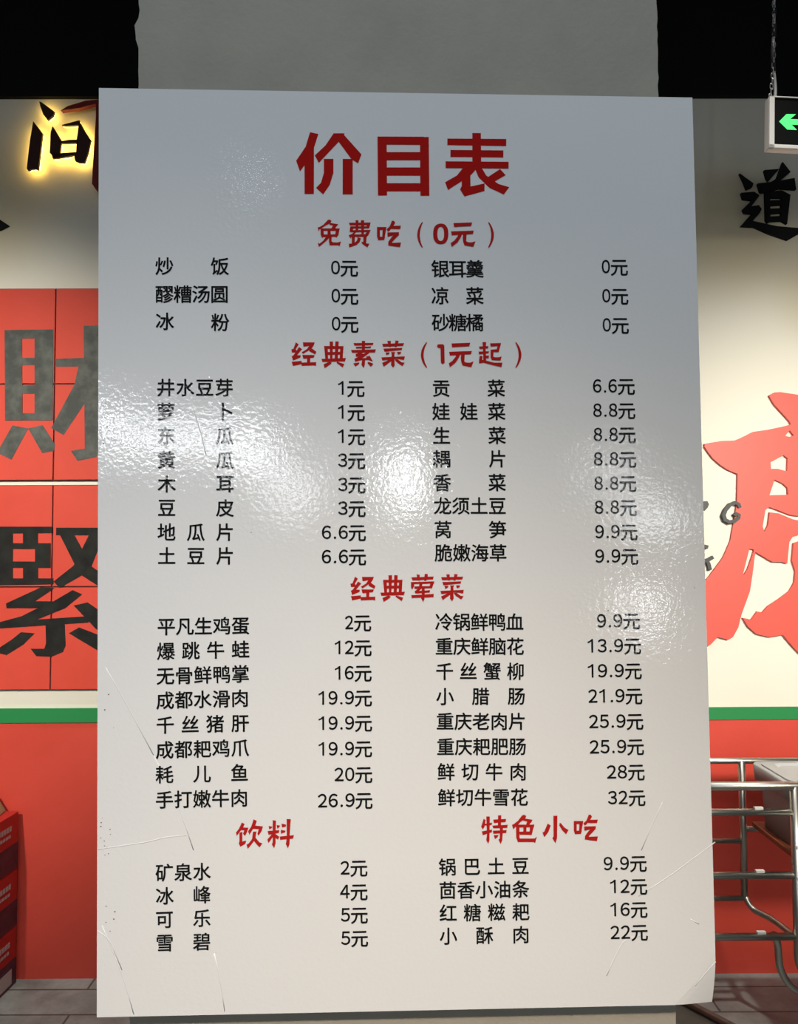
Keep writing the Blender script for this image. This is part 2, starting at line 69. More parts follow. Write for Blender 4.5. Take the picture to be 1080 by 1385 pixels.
LINES=[('炒饭',[(-236.3,728.1),(-181.5,728.2)],0.0019,18.75,'0',-71.2,-62.3,(-53.1,726.5)),('醪糟汤圆',[(-236.2,700),(-218.1,700),(-200.1,700.1),(-182,700.1)],0.0008,18.7,'0',-70.9,-62.3,(-53,698.1)),('冰粉',[(-235.7,672.8),(-181.3,671.8)],-0.0174,18.65,'0',-70.8,-62.2,(-53,669.9)),('银耳羹',[(38.1,726),(55.5,726),(72.9,726.1)],0.0018,18.76,'0',201.7,210,(219.5,728)),('凉菜',[(37.8,698.6),(72.6,698.6)],0.0007,18.7,'0',201.6,209.9,(219.4,698.3)),('砂糖橘',[(38,671.5),(55.1,671.5),(72.2,671.5)],-0.0003,18.65,'0',201.5,209.8,(219.3,668.6)),('井水豆芽',[(-234.6,606.9),(-215.6,606.8),(-196.5,606.8),(-177.4,606.7)],-0.003,18.53,'1',-64.9,-56.6,(-47.4,605.4)),('萝卜',[(-234.5,583.1),(-177,582.9)],-0.0039,18.49,'1',-65.1,-56.6,(-47.3,581.4)),('东瓜',[(-234,559.4),(-177,558.6)],-0.013,18.44,'1',-65.2,-56.3,(-47,557.3)),('黄瓜',[(-233.8,535.4),(-176.8,534.7)],-0.0139,18.4,'3',-65.4,-56.4,(-47.2,533.4)),('木耳',[(-233.5,511.8),(-176.6,511.4)],-0.0068,18.36,'3',-65.5,-56.3,(-47.1,509.4)),('豆皮',[(-233.4,488.3),(-176.6,487.6)],-0.0118,18.31,'3',-65.7,-56.3,(-47.1,485.9)),('地瓜片',[(-233.6,464.3),(-205.1,464),(-176.6,463.8)],-0.0087,18.27,'6.6',-81.8,-56.2,(-47,462.2)),('土豆片',[(-233.3,441.1),(-205,440.8),(-176.6,440.5)],-0.0097,18.23,'6.6',-82,-56.1,(-47,438.3)),('贡菜',[(37.7,605.4),(92.9,605.2)],-0.003,18.53,'6.6',190.4,214.7,(224.2,606.7)),('娃娃菜',[(37.4,582),(65.2,581.9),(93,581.8)],-0.0039,18.49,'8.8',190.2,214.7,(224.1,582.2)),('生菜',[(37.6,558),(93.1,557.8)],-0.0049,18.45,'8.8',190.2,214.7,(224.1,557.8)),('耦片',[(37.4,534.8),(93.3,534.5)],-0.0058,18.4,'8.8',190,214.7,(224.1,533.2)),('香菜',[(37.6,511.1),(92.5,510.8)],-0.0068,18.36,'8.8',190,214.4,(223.8,508.9)),('龙须土豆',[(37.8,488),(56,487.9),(74.2,487.7),(92.4,487.6)],-0.0077,18.31,'8.8',190,214.4,(223.8,484.9)),('莴笋',[(38,464.5),(92.3,464)],-0.0086,18.27,'9.9',190,214.6,(224,460.5)),('脆嫩海草',[(38.2,441.4),(56.2,441.3),(74.3,441.1),(92.4,440.9)],-0.0095,18.23,'9.9',189.6,214.8,(224.2,436.2)),('平凡生鸡蛋',[(-233.6,372.3),(-215.7,372.3),(-197.7,372.3),(-179.7,372.3),(-161.7,372.3)],0.0002,18.11,'2',-59.5,-51.5,(-42.4,373.5)),('爆跳牛蛙',[(-234,348.4),(-210,348.6),(-185.9,348.9),(-161.8,349.2)],0.0116,18.06,'12',-69.7,-51.2,(-42.1,349.2)),('无骨鲜鸭掌',[(-234.4,324.5),(-216.3,324.8),(-198.2,325),(-180,325.3),(-161.8,325.5)],0.0136,18.02,'16',-69.8,-51.4,(-42.3,324.5)),('成都水滑肉',[(-234.6,300.9),(-216.5,301.2),(-198.5,301.4),(-180.4,301.6),(-162.3,301.9)],0.0127,17.98,'19.9',-85.9,-51.3,(-42.2,300.3)),('千丝猪肝',[(-234.5,277.2),(-210.4,277.4),(-186.3,277.6),(-162.1,277.8)],0.0085,17.93,'19.9',-86,-51.3,(-42.2,275.9)),('成都耙鸡爪',[(-234.9,253.3),(-216.8,253.5),(-198.7,253.7),(-180.5,253.9),(-162.3,254.1)],0.0105,17.89,'19.9',-86.1,-51.5,(-42.4,251.1)),('耗儿鱼',[(-235.1,229.7),(-199,229.9),(-162.8,230.1)],0.0065,17.84,'20',-70.9,-51.4,(-42.3,226.2)),('手打嫩牛肉',[(-235,205.6),(-217.1,205.7),(-199.1,205.8),(-181.1,205.9),(-163.1,206)],0.0056,17.8,'26.9',-87.1,-51.3,(-42.3,201.3)),('冷锅鲜鸭血',[(37.9,373.5),(55.4,373.3),(73,373),(90.5,372.8),(108.1,372.6)],-0.0123,18.11,'9.9',190.2,215.4,(224.7,372.1)),('重庆鲜脑花',[(37.8,349.5),(55.4,349.3),(73,349),(90.6,348.8),(108.2,348.6)],-0.0132,18.07,'13.9',180.2,215.8,(225.2,347.5)),('千丝蟹柳',[(38,325.1),(61.4,324.8),(84.9,324.5),(108.3,324.1)],-0.0142,18.02,'19.9',180,216,(225.4,322.9)),('小腊肠',[(38,300.6),(73.3,300.2),(108.7,299.8)],-0.012,17.98,'21.9',180,216.2,(225.5,298.2)),('重庆老肉片',[(37.9,276.4),(55.7,276.1),(73.4,275.8),(91.2,275.5),(109,275.2)],-0.0161,17.94,'25.9',180.3,216.7,(226,273.3)),('重庆耙肥肠',[(38.1,251.7),(55.8,251.5),(73.5,251.2),(91.3,251),(109.1,250.7)],-0.0139,17.89,'25.9',180.5,216.9,(226.1,248.5)),('鲜切牛肉',[(38.3,227.4),(61.9,227),(85.5,226.5),(109.2,226.1)],-0.0181,17.85,'28',197.1,217.1,(226.3,223.8)),('鲜切牛雪花',[(38.5,202.6),(56.3,202.4),(74.2,202.1),(92,201.8),(110,201.5)],-0.0159,17.8,'32',197.6,217.2,(226.5,198.8)),('矿泉水',[(-234.9,136.3),(-217,136.4),(-199.1,136.6)],0.0089,17.68,'2',-65.5,-56.8,(-47.7,136.6)),('冰峰',[(-234.6,114.4),(-199.1,114.7)],0.0082,17.64,'4',-66.1,-56.7,(-47.7,113.9)),('可乐',[(-234.8,92.2),(-199.1,92.5)],0.0071,17.6,'5',-65.4,-56.6,(-47.6,91.8)),('雪碧',[(-234.5,70.1),(-199.1,70.3)],0.0063,17.56,'5',-65.3,-56.5,(-47.5,69.7)),('锅巴土豆',[(38.6,135.8),(62.4,135.7),(86.2,135.5),(110.1,135.4)],-0.0061,17.69,'9.9',192.2,217.3,(226.5,135.1)),('茴香小油条',[(38.6,113.5),(56.4,113.4),(74.2,113.3),(92.1,113.1),(110,113)],-0.007,17.65,'12',198.2,217.3,(226.5,112.9)),('红糖糍耙',[(38.8,91.7),(62.4,91.5),(86.1,91.4),(109.9,91.2)],-0.0079,17.61,'16',198,217.1,(226.3,90.7)),('小酥肉',[(38.7,69.8),(74.1,69.6),(109.6,69.4)],-0.0056,17.57,'22',197.6,217.1,(226.3,68.8))]
WALL={'cai_char': [[(-1416.7,2287.6),(-1354.4,2288.7),(-1347.2,1960.1),(-1409.2,1960.3)],[(-1308.9,2288.6),(-1241.8,2288.4),(-1239.1,1959.7),(-1304,1959.9)],[(-1416.7,2287.6),(-1241.8,2289.6),(-1241.3,2257.8),(-1416.2,2256.3)],[(-1358.8,2186.9),(-1302.6,2186.8),(-1302.2,2160.4),(-1358.4,2160.5)],[(-1357.2,2087.5),(-1301.1,2087.3),(-1300.6,2056.9),(-1356.7,2057.1)],[(-1409.6,1986.5),(-1239.5,1986),(-1239.1,1959.7),(-1409.2,1960.3)],[(-1382.9,1942.8),(-1326.7,1931.8),(-1384.9,1819.2),(-1425.1,1839.5),(-1430.1,1847.5),(-1425.6,1865.6)],[(-1326.7,1931.8),(-1274.9,1943.7),(-1229.9,1873),(-1233.6,1850.8),(-1275.4,1843)],[(-1234.2,2182.5),(-1131.8,2186.3),(-997.2,2187.9),(-996.9,2155.4),(-1229.8,2154.1)],[(-1133.3,2302.4),(-1072.9,2304.2),(-1067.8,1864.3),(-1081.4,1828.2),(-1149.1,1814.3),(-1173.6,1850.6),(-1123.7,1858.5)],[(-1149.5,2155.8),(-1077.2,2155.6),(-1125.8,2022),(-1200.4,1907.1),(-1244.7,1933.5),(-1164.7,2086.9)]],'jin_char': [[(-1443.4,1580.8),(-1235.2,1579.9),(-1234.9,1557.1),(-1443,1556.1)],[(-1440.2,1397.2),(-1228.8,1396.2),(-1228.5,1375.4),(-1439.8,1372.6)],[(-1443.4,1580.8),(-1375.3,1580.5),(-1371.9,1374.2),(-1439.8,1374.5)],[(-1339.3,1578.5),(-1286.3,1578.2),(-1285.4,1519.4),(-1338.4,1519.7)],[(-1378.1,1521.7),(-1240.1,1521.1),(-1239.8,1500.3),(-1377.8,1500.9)],[(-1295.7,1521.4),(-1240.1,1521.1),(-1238.9,1437.1),(-1294.4,1437.3)],[(-1377.1,1456.6),(-1239.1,1456),(-1238.8,1433.3),(-1376.7,1433.9)],[(-1337.1,1436.4),(-1283.4,1436.1),(-1282.8,1394.6),(-1336.4,1394.8)],[(-1221.9,1576.1),(-1042,1575.3),(-1041.7,1547.6),(-1221.5,1549.5)],[(-1208.3,1551.3),(-1157.2,1551.1),(-1093.3,1437.2),(-1040,1399.1),(-1039.4,1350),(-1067.9,1367.1),(-1127,1405.2),(-1153.9,1445)],[(-1104.2,1550.9),(-1053,1546.9),(-1093.4,1441),(-1127,1407.1),(-1205.7,1362.1),(-1228.7,1384.9),(-1157.7,1441.2)],[(-1269.9,1366.2),(-1224.6,1362.2),(-1291.8,1315.4),(-1235.2,1315.1),(-1287.7,1290.9),(-1393.2,1291.4),(-1395.3,1308.4),(-1326.1,1340.1)],[(-1284.2,1309.7),(-1227.7,1315.1),(-1160.3,1354.4),(-1126.1,1339.1),(-1185.9,1290.4),(-1283.3,1251.4),(-1102.5,1261.8),(-1102.2,1239.2),(-1414.6,1220.1),(-1422.5,1240.8),(-1340,1262.9),(-1283.9,1290.9)],[(-1155.8,1299.7),(-1106.9,1310.8),(-1038.4,1263.4),(-1037.6,1191.9),(-1075.6,1216.5)],[(-1255,1245.6),(-1187.1,1245.3),(-1182.2,1158.9),(-1191.3,1136.4),(-1232.4,1119.8),(-1285.1,1121.9),(-1306.2,1148.3),(-1257.3,1148),(-1251.9,1166.7)],[(-1341,1206.6),(-1292,1202.6),(-1330.9,1163.4),(-1390.4,1126.2),(-1420.6,1133.9),(-1413.5,1154.5),(-1376.3,1178.6)],[(-1171.5,1202),(-1136,1222.5),(-1037.5,1184.4),(-1036.9,1124.4),(-1070.9,1141.4)]],'dao_char': [[(1252,2861.7),(1301.9,2824),(1296.1,2810),(1276.7,2801.7),(1267.7,2826.8)],[(1255.8,2789.2),(1303.9,2793.3),(1322.7,2779.4),(1291.7,2739.1),(1319.1,2743.2),(1329.8,2729.3),(1321.2,2712.7),(1295.9,2684.9),(1383,2665.4),(1461.9,2658.3),(1533.4,2659.5),(1464.4,2637.5),(1422.7,2614),(1354.9,2637.7),(1300.8,2662.7),(1251.6,2665.6),(1293.8,2712.7),(1266.4,2714.1),(1259.9,2728),(1295,2762.7),(1262.1,2765.6)],[(1317,2823.9),(1365.1,2829.4),(1387.4,2843.4),(1410.9,2904.7),(1438.8,2867),(1400.9,2835),(1453.3,2844.6),(1457.7,2801.4),(1397.4,2805.7),(1331.2,2789.1),(1325.8,2793.3)],[(1342.8,2874.1),(1397.9,2878.2),(1356.9,2832.2),(1349,2846.2)],[(1343.6,2793.3),(1362,2793.2),(1360.7,2682),(1350.4,2677.9),(1343.8,2687.6)],[(1404.9,2796),(1436.6,2782),(1421.5,2673.6),(1399.4,2686.1)],[(1345,2793.3),(1405.5,2798.7),(1436.6,2782),(1429.5,2771.4),(1344.5,2770.4)],[(1357.9,2761.2),(1407.3,2763.1),(1406.9,2745.9),(1357.5,2742.6)],[(1357.2,2730.7),(1403.8,2732.5),(1403.4,2715.3),(1356.7,2712)],[(1356.5,2701.5),(1403.1,2704.2),(1402.6,2684.7),(1356,2683.4)]],'red_outer': [(1103,1869.1),(1163.5,1878.8),(1213,1880.5),(1242.7,1893.3),(1279.7,1911.6),(1331.3,1918.7),(1383.2,1929.5),(1419.8,1938.5),(1496.4,1959.2),(1630.8,1974.9),(1677.5,1921),(1646.7,1600.6),(1610.2,1257),(1547.3,1094.7),(1472.7,1074.1),(1421.1,1121.5),(1392.8,1153.1),(1369.2,1182.6),(1319.3,1175.2),(1273.8,1186.7),(1243.5,1214.2),(1227.5,1243.9),(1257.3,1237.7),(1279.2,1266.5),(1297.6,1262.5),(1318.3,1285),(1359.8,1311.4),(1396,1337.8),(1414.2,1368.6),(1419,1410),(1408.3,1448.4),(1415.2,1509.5),(1444.7,1519.2),(1445.3,1543),(1412.6,1532.6),(1400.4,1513.3),(1390.8,1436.8),(1371.8,1442.7),(1337.3,1442.9),(1277,1479.4),(1265.3,1399.4),(1254.4,1338.5),(1222,1255.2),(1209.6,1209.9),(1189.8,1175.9),(1173.7,1166.5),(1136.1,1176.1),(1105.1,1145.9),(1052,1160.1),(1027.1,1233.6),(1069.1,1351.7),(1106.5,1388.7),(1161.6,1460.9),(1189.5,1521.9),(1200.6,1579.1),(1215.4,1655.5),(1220.2,1759.4),(1188.7,1772.9),(1159.8,1790.9),(1131.2,1816.6),(1102.7,1857.1)],'red_holes': [[(1395,1896.4),(1412,1916.6),(1426.2,1898.1),(1409.5,1892.7)],[(1339.5,1801.2),(1389.5,1826.7),(1402.1,1815.6),(1399,1768),(1364.5,1777.3),(1340.7,1777.4)],[(1352.6,1738.9),(1381.5,1726),(1399.4,1709.5),(1400.6,1683.9),(1332.9,1682.4)],[(1305.9,1571.1),(1316.9,1628.5),(1330.7,1640),(1353.5,1632.2),(1406.8,1610.9),(1433.6,1607),(1464.4,1608.8),(1464,1591.5),(1433.2,1591.6),(1414.1,1595.6),(1364.7,1616.8),(1332.1,1620.8),(1325.2,1574.9),(1311.2,1550)],[(1256.1,1491),(1273.3,1487.1),(1248.7,1418.5),(1234.8,1397.7),(1231,1399.6)]],'red_dot': [(1418,1932.6),(1412.8,1948.7),(1387.1,1978.4),(1358.4,2010.7),(1339.9,2043.9),(1359.5,2054.3),(1382.3,2055.6),(1445,2045.4),(1511.6,2029),(1551,1996.6),(1517.9,1961.8),(1469,1937.8)],'g_letter': [[(1228.1,1638.7),(1223.3,1654.3),(1206.3,1661.8),(1184.2,1652.7),(1166.3,1632.4),(1158.3,1610.9),(1164.6,1590.8),(1182.7,1580.6),(1204.8,1583.6),(1222.3,1597.6),(1224.4,1614.7),(1208.9,1621.8),(1198.7,1613.5),(1207.2,1604.8),(1210.6,1609.7),(1213.6,1608.9),(1212.5,1604.7),(1200.2,1594.8),(1184.9,1592.7),(1174.1,1598.6),(1170.5,1610.4),(1176.6,1626),(1191.5,1642.9),(1207.1,1649.6),(1213.8,1646.4),(1216.3,1635.3)]],'stroke_letter': [[(1063,1666.9),(1089.6,1661.5),(1108.2,1661.4),(1113.3,1650.7),(1107.7,1637.5),(1096.8,1626.9),(1078.5,1640.2)]],'k_letter': [[(1058.5,1501.8),(1084.9,1496.4),(1105.8,1491),(1109,1502.6),(1087.7,1508),(1061.1,1513.5)],[(1069.6,1497.4),(1066.1,1457.7),(1062.8,1423.4),(1074.6,1422.4),(1078,1456.8),(1081.5,1496.5)],[(1122.4,1466.2),(1104.5,1456.1),(1075.9,1449.8),(1078.3,1438.2),(1108.4,1444.9),(1128.1,1455.8)],[(1095.8,1449.2),(1103.1,1434),(1107.8,1413.4),(1119.5,1416.2),(1114.5,1437.9),(1106.6,1454.5)]],'tip_char': [[(-1566.3,2769.6),(-1493.1,2720.3),(-1444.5,2695.6),(-1412.1,2673.7),(-1443.9,2657.4),(-1497.1,2641.2),(-1577.2,2638.6),(-1524.6,2687.6)],[(-1698.4,2687.9),(-1565,2701.3),(-1550.5,2638.6),(-1697,2619.8)]],'sign': [[(-1297.5,3119.6),(-1289.4,3117.5),(-1242.5,3082.3),(-1246.4,3067.9),(-1266.2,3050.5),(-1282.7,3072),(-1293.2,3101)],[(-1318.5,3047.3),(-1283.6,3001.9),(-1297.7,2866.1),(-1307.8,2871.4),(-1323,2870.2),(-1333.8,2864.1),(-1339.1,2872.3),(-1329.5,2973.1)],[(-1247.8,3028.6),(-1214.9,2975),(-1222,2911.2),(-1246.1,2909.2),(-1250.3,2923.6),(-1257.2,2929.7),(-1254.7,3006)],[(-1215.7,3032.7),(-1151.4,3050.4),(-1153.2,3032.7),(-1201.5,3029.8)],[(-1220.9,2972.9),(-1188.7,2977.8),(-1154.5,2979),(-1154.4,2966.7),(-1220.7,2963.9)],[(-1248.4,2927.7),(-1164,2932.5),(-1165.9,2922.6),(-1187.9,2917.3),(-1244.1,2909.2)],[(-1153.5,3050.4),(-1130.8,3009.9),(-1109.4,2976.9),(-1119.7,2927.5),(-1131.3,2892.6),(-1153.5,2894.7),(-1165.6,2900.8),(-1168.6,2915.2),(-1162,2933.7),(-1160.6,2977),(-1156.9,3005.8)]],'sign_frame': [[(-1216.3,3082.3),(-1190.4,3098.8),(-1126.1,3118.2),(-1069.7,3123.5),(-1029.3,3119.4),(-1044.7,3055.3),(-1047.1,2911),(-1053.8,2796),(-1085.9,2791.1),(-1100.2,2812.4),(-1095.6,2927.5),(-1089.1,3059.4),(-1089.7,3107),(-1149.9,3090.5)]]}
CREASE=[[(-298.8,159.6),(-275.6,162.6),(-250.9,165.6),(-233.3,170.1),(-214.2,171.1)],[(-292,333.3),(-272.7,299.5),(-245.5,248)],[(-245.5,248),(-222.7,203),(-207.1,156.9)],[(-294.2,87.6),(-284.3,64.4),(-273,36.4),(-263.7,3.6)],[(-298.4,82.8),(-287.2,74.9),(-275.1,45.4)],[(-187.2,58.5),(-180.9,30.5),(-177.4,4)],[(226,103.5),(256.5,121.4),(282.7,139.4),(303.7,154)],[(226.7,65.1),(211.3,62.7),(201.5,45.2),(193.1,27.8)],[(280.5,15.6),(291,28),(301.6,38.4)],[(276.9,80.3),(285.6,75.1)],[(252.2,193.9),(243,176.1),(229.9,147.7)],[(-210.4,593),(-204.6,575.4),(-199.5,558.5),(-195.1,539.5)]]
SPECK=[(-289,307.4),(-292.6,292.7),(-284,275.3),(-294.4,189.5),(-295.4,185),(-295.7,181.4),(-287,178.5),(-286.6,173.6),(-295.7,170.5),(-292.4,167.5),(-292.1,162.8),(-289.8,161.5),(-288.3,155.4),(-291.7,154.3),(-290.3,105.8),(-282,100.5),(-283,93.5),(-290.4,90.6),(-286.4,82.3),(-293.2,590.9),(-292.5,583.2),(-294.4,577.4),(-291.7,568.3),(-289.8,564.3),(-294.2,557),(-295.2,551.6),(-151.1,463.4),(201.5,382.5),(289,404.2)]
CORNERS=[(-301.6,908.3),(298.6,903.9),(301.3,-2),(-298.7,1.8)]

# ------------------------------------------------------------------ materials
def mat(name, colour, rough=0.5, metal=0.0, spec=0.5, emit=None, strength=0.0):
    m = bpy.data.materials.new(name); m.use_nodes = True
    b = m.node_tree.nodes['Principled BSDF']
    b.inputs['Base Color'].default_value = (*colour, 1); b.inputs['Roughness'].default_value = rough
    b.inputs['Metallic'].default_value = metal; b.inputs['Specular IOR Level'].default_value = spec
    if emit:
        b.inputs['Emission Color'].default_value = (*emit, 1); b.inputs['Emission Strength'].default_value = strength
    return m
def coords(m):
    nt = m.node_tree; t = nt.nodes.new('ShaderNodeTexCoord'); return nt, t.outputs['Object']
def add_noise(nt, vec, scale, detail=3.0, rough=0.55):
    n = nt.nodes.new('ShaderNodeTexNoise'); n.inputs['Scale'].default_value = scale
    n.inputs['Detail'].default_value = detail; n.inputs['Roughness'].default_value = rough
    nt.links.new(vec, n.inputs['Vector']); return n.outputs['Fac']
def mottle(m, scale, c0, c1, lo=0.35, hi=0.65, detail=4.0):
    nt, v = coords(m); f = add_noise(nt, v, scale, detail)
    r = nt.nodes.new('ShaderNodeValToRGB'); r.color_ramp.elements[0].position = lo; r.color_ramp.elements[1].position = hi
    r.color_ramp.elements[0].color = (*c0, 1); r.color_ramp.elements[1].color = (*c1, 1)
    nt.links.new(f, r.inputs['Fac']); nt.links.new(r.outputs['Color'], nt.nodes['Principled BSDF'].inputs['Base Color'])
    return m
def bump(m, layers):
    nt, v = coords(m); prev = None
    for scale, dist, detail in layers:
        b = nt.nodes.new('ShaderNodeBump'); b.inputs['Strength'].default_value = 1.0; b.inputs['Distance'].default_value = dist
        nt.links.new(add_noise(nt, v, scale, detail), b.inputs['Height'])
        if prev: nt.links.new(prev, b.inputs['Normal'])
        prev = b.outputs['Normal']
    nt.links.new(prev, nt.nodes['Principled BSDF'].inputs['Normal']); return m
ORANGE_PEEL = [(9.0, 0.0007, 1.0), (220.0, 0.00015, 2.0)]
M = {}
M['laminate'] = bump(mat('white_gloss_laminate', (0.80, 0.80, 0.80), 0.06), ORANGE_PEEL)
M['foam'] = mat('foam_edge', (0.78, 0.77, 0.74), 0.7)
M['ink_black'] = bump(mat('black_printed_ink', (0.008, 0.008, 0.008), 0.06, spec=0.4), ORANGE_PEEL)
M['ink_title'] = bump(mat('red_title_ink', (0.44, 0.009, 0.007), 0.06, spec=0.3), ORANGE_PEEL)
M['ink_red'] = bump(mat('red_heading_ink', (0.45, 0.014, 0.012), 0.06, spec=0.35), ORANGE_PEEL)
M['plaster'] = bump(mottle(mat('grey_beige_pillar_plaster', (0.42, 0.37, 0.28), 0.75), 14, (0.335, 0.310, 0.262), (0.375, 0.345, 0.290)), [(160, 0.0006, 3.0)])
M['black_paint'] = mat('matt_black_paint', (0.006, 0.006, 0.006), 0.8, spec=0.2)
M['duct_paint'] = mat('dark_brown_duct_paint', (0.02, 0.013, 0.010), 0.5)
M['red_paint'] = bump(mottle(mat('red_wall_paint', (0.70, 0.072, 0.045), 0.45), 3, (0.66, 0.066, 0.040), (0.72, 0.076, 0.050)), [(60, 0.0004, 3.0)])
M['green_paint'] = mat('green_band_paint', (0.015, 0.25, 0.065), 0.5)
M['tile_red'] = mottle(mat('red_glazed_tile', (0.70, 0.080, 0.050), 0.6, spec=0.25), 5, (0.66, 0.068, 0.040), (0.71, 0.076, 0.048))
M['grout'] = mat('dark_red_grout', (0.12, 0.02, 0.016), 0.8)
M['grey_char'] = mottle(mat('worn_grey_paint', (0.1, 0.11, 0.1), 0.6, spec=0.25), 22, (0.060, 0.068, 0.062), (0.13, 0.14, 0.125), 0.4, 0.75, 6.0)
M['black_char'] = mottle(mat('worn_black_paint', (0.025, 0.025, 0.022), 0.7, spec=0.2), 20, (0.010, 0.010, 0.0095), (0.020, 0.022, 0.019))
M['wall_black'] = mat('black_raised_lettering', (0.010, 0.010, 0.010), 0.8, spec=0.2)
M['wall_grey'] = mat('dark_grey_raised_lettering', (0.045, 0.05, 0.05), 0.5)
M['wall_red'] = mat('red_raised_lettering', (0.80, 0.105, 0.075), 0.45)
M['sign_brown'] = mat('dark_brown_sign_face', (0.045, 0.008, 0.005), 0.5)
M['sign_red'] = mat('dark_red_sign_face', (0.22, 0.014, 0.009), 0.45)
M['sign_light'] = mat('yellow_sign_lamp', (1, 0.8, 0.3), 0.5, emit=(1.0, 0.66, 0.13), strength=6.0)
M['steel'] = mat('brushed_stainless_steel', (0.50, 0.48, 0.43), 0.33, metal=1.0)
M['tab'] = mat('white_plastic_tab', (0.75, 0.73, 0.68), 0.5)
M['rubber'] = mat('black_rubber', (0.02, 0.02, 0.02), 0.7)
M['tub'] = mat('grey_tub_plastic', (0.30, 0.31, 0.31), 0.45)
M['tub_lip'] = mat('lit_grey_tub_plastic', (0.42, 0.43, 0.43), 0.4)  # tub plastic lightened in colour for the light on its lip and top
M['board_wood'] = mottle(mat('reddish_brown_wood', (0.22, 0.06, 0.025), 0.5), 30, (0.18, 0.05, 0.02), (0.30, 0.085, 0.035))
M['table_black'] = mat('black_table_laminate', (0.012, 0.010, 0.009), 0.4)
M['table_edge'] = mottle(mat('brown_table_edging', (0.10, 0.05, 0.04), 0.5), 40, (0.085, 0.042, 0.034), (0.13, 0.068, 0.055))
M['carton_red'] = mat('red_printed_carton', (0.42, 0.018, 0.014), 0.45)
M['carton_dark'] = mottle(mat('dark_purple_carton_print', (0.04, 0.015, 0.03), 0.45), 25, (0.030, 0.012, 0.024), (0.065, 0.03, 0.05))
M['carton_white'] = mat('pale_carton_print', (0.45, 0.40, 0.38), 0.5)
M['cardboard'] = mottle(mat('brown_cardboard', (0.30, 0.20, 0.10), 0.8), 30, (0.27, 0.18, 0.09), (0.34, 0.23, 0.12))
M['exit_frame'] = mat('silver_exit_frame', (0.85, 0.83, 0.79), 0.3)
M['exit_face'] = mat('black_exit_panel', (0.004, 0.005, 0.0045), 0.5, spec=0.15)
M['exit_green'] = mat('lit_green_arrow', (0.05, 0.5, 0.15), 0.5, emit=(0.11, 0.95, 0.22), strength=0.95)
M['cable'] = mat('light_grey_conduit', (0.5, 0.5, 0.5), 0.5)
M['chain'] = mat('zinc_chain', (0.6, 0.6, 0.6), 0.3, metal=1.0)

# cream wall paint with two soft-edged olive-yellow painted clouds
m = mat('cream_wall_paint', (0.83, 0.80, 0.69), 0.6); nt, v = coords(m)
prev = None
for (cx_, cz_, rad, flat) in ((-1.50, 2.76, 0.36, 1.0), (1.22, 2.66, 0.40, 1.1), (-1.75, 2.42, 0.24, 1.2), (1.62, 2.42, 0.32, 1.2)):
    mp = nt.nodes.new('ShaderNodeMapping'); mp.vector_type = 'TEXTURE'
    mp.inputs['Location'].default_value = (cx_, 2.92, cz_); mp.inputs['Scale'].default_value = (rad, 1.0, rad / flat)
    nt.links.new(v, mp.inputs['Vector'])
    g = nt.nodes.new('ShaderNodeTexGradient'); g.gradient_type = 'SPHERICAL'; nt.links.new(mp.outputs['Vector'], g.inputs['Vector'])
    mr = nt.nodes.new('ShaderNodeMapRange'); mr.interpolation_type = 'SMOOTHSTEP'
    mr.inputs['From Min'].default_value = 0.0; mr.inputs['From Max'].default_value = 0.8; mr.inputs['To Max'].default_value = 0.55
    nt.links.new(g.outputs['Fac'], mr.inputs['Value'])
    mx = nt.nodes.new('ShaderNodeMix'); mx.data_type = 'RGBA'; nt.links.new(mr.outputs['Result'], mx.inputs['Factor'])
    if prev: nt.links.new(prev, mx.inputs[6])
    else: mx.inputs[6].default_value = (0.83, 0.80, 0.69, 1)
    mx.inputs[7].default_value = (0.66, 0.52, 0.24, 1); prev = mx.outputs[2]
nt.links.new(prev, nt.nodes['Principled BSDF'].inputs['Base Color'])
bump(m, [(80, 0.0003, 3.0)]); M['cream'] = m

# grey concrete-look floor tiles with thin dark joints
m = mat('grey_concrete_tile', (0.3, 0.28, 0.25), 0.45); nt, v = coords(m)
f1 = add_noise(nt, v, 6, 8, 0.7); r = nt.nodes.new('ShaderNodeValToRGB')
r.color_ramp.elements[0].position = 0.3; r.color_ramp.elements[1].position = 0.72
r.color_ramp.elements[0].color = (0.15, 0.165, 0.155, 1); r.color_ramp.elements[1].color = (0.36, 0.395, 0.37, 1); nt.links.new(f1, r.inputs['Fac'])
br = nt.nodes.new('ShaderNodeTexBrick'); br.offset = 0.5; br.inputs['Scale'].default_value = 1.0
br.inputs['Brick Width'].default_value = 0.6; br.inputs['Row Height'].default_value = 0.15; br.inputs['Mortar Size'].default_value = 0.004
br.inputs['Color1'].default_value = (1, 1, 1, 1); br.inputs['Color2'].default_value = (0.86, 0.85, 0.84, 1); br.inputs['Mortar'].default_value = (0.3, 0.28, 0.26, 1)
mp = nt.nodes.new('ShaderNodeMapping'); mp.inputs['Location'].default_value = (0.17, -2.84, 0); nt.links.new(v, mp.inputs['Vector']); nt.links.new(mp.outputs['Vector'], br.inputs['Vector'])
mx = nt.nodes.new('ShaderNodeMix'); mx.data_type = 'RGBA'; mx.blend_type = 'MULTIPLY'; mx.inputs['Factor'].default_value = 1.0
nt.links.new(r.outputs['Color'], mx.inputs[6]); nt.links.new(br.outputs['Color'], mx.inputs[7]); nt.links.new(mx.outputs[2], nt.nodes['Principled BSDF'].inputs['Base Color'])
M['floor'] = m

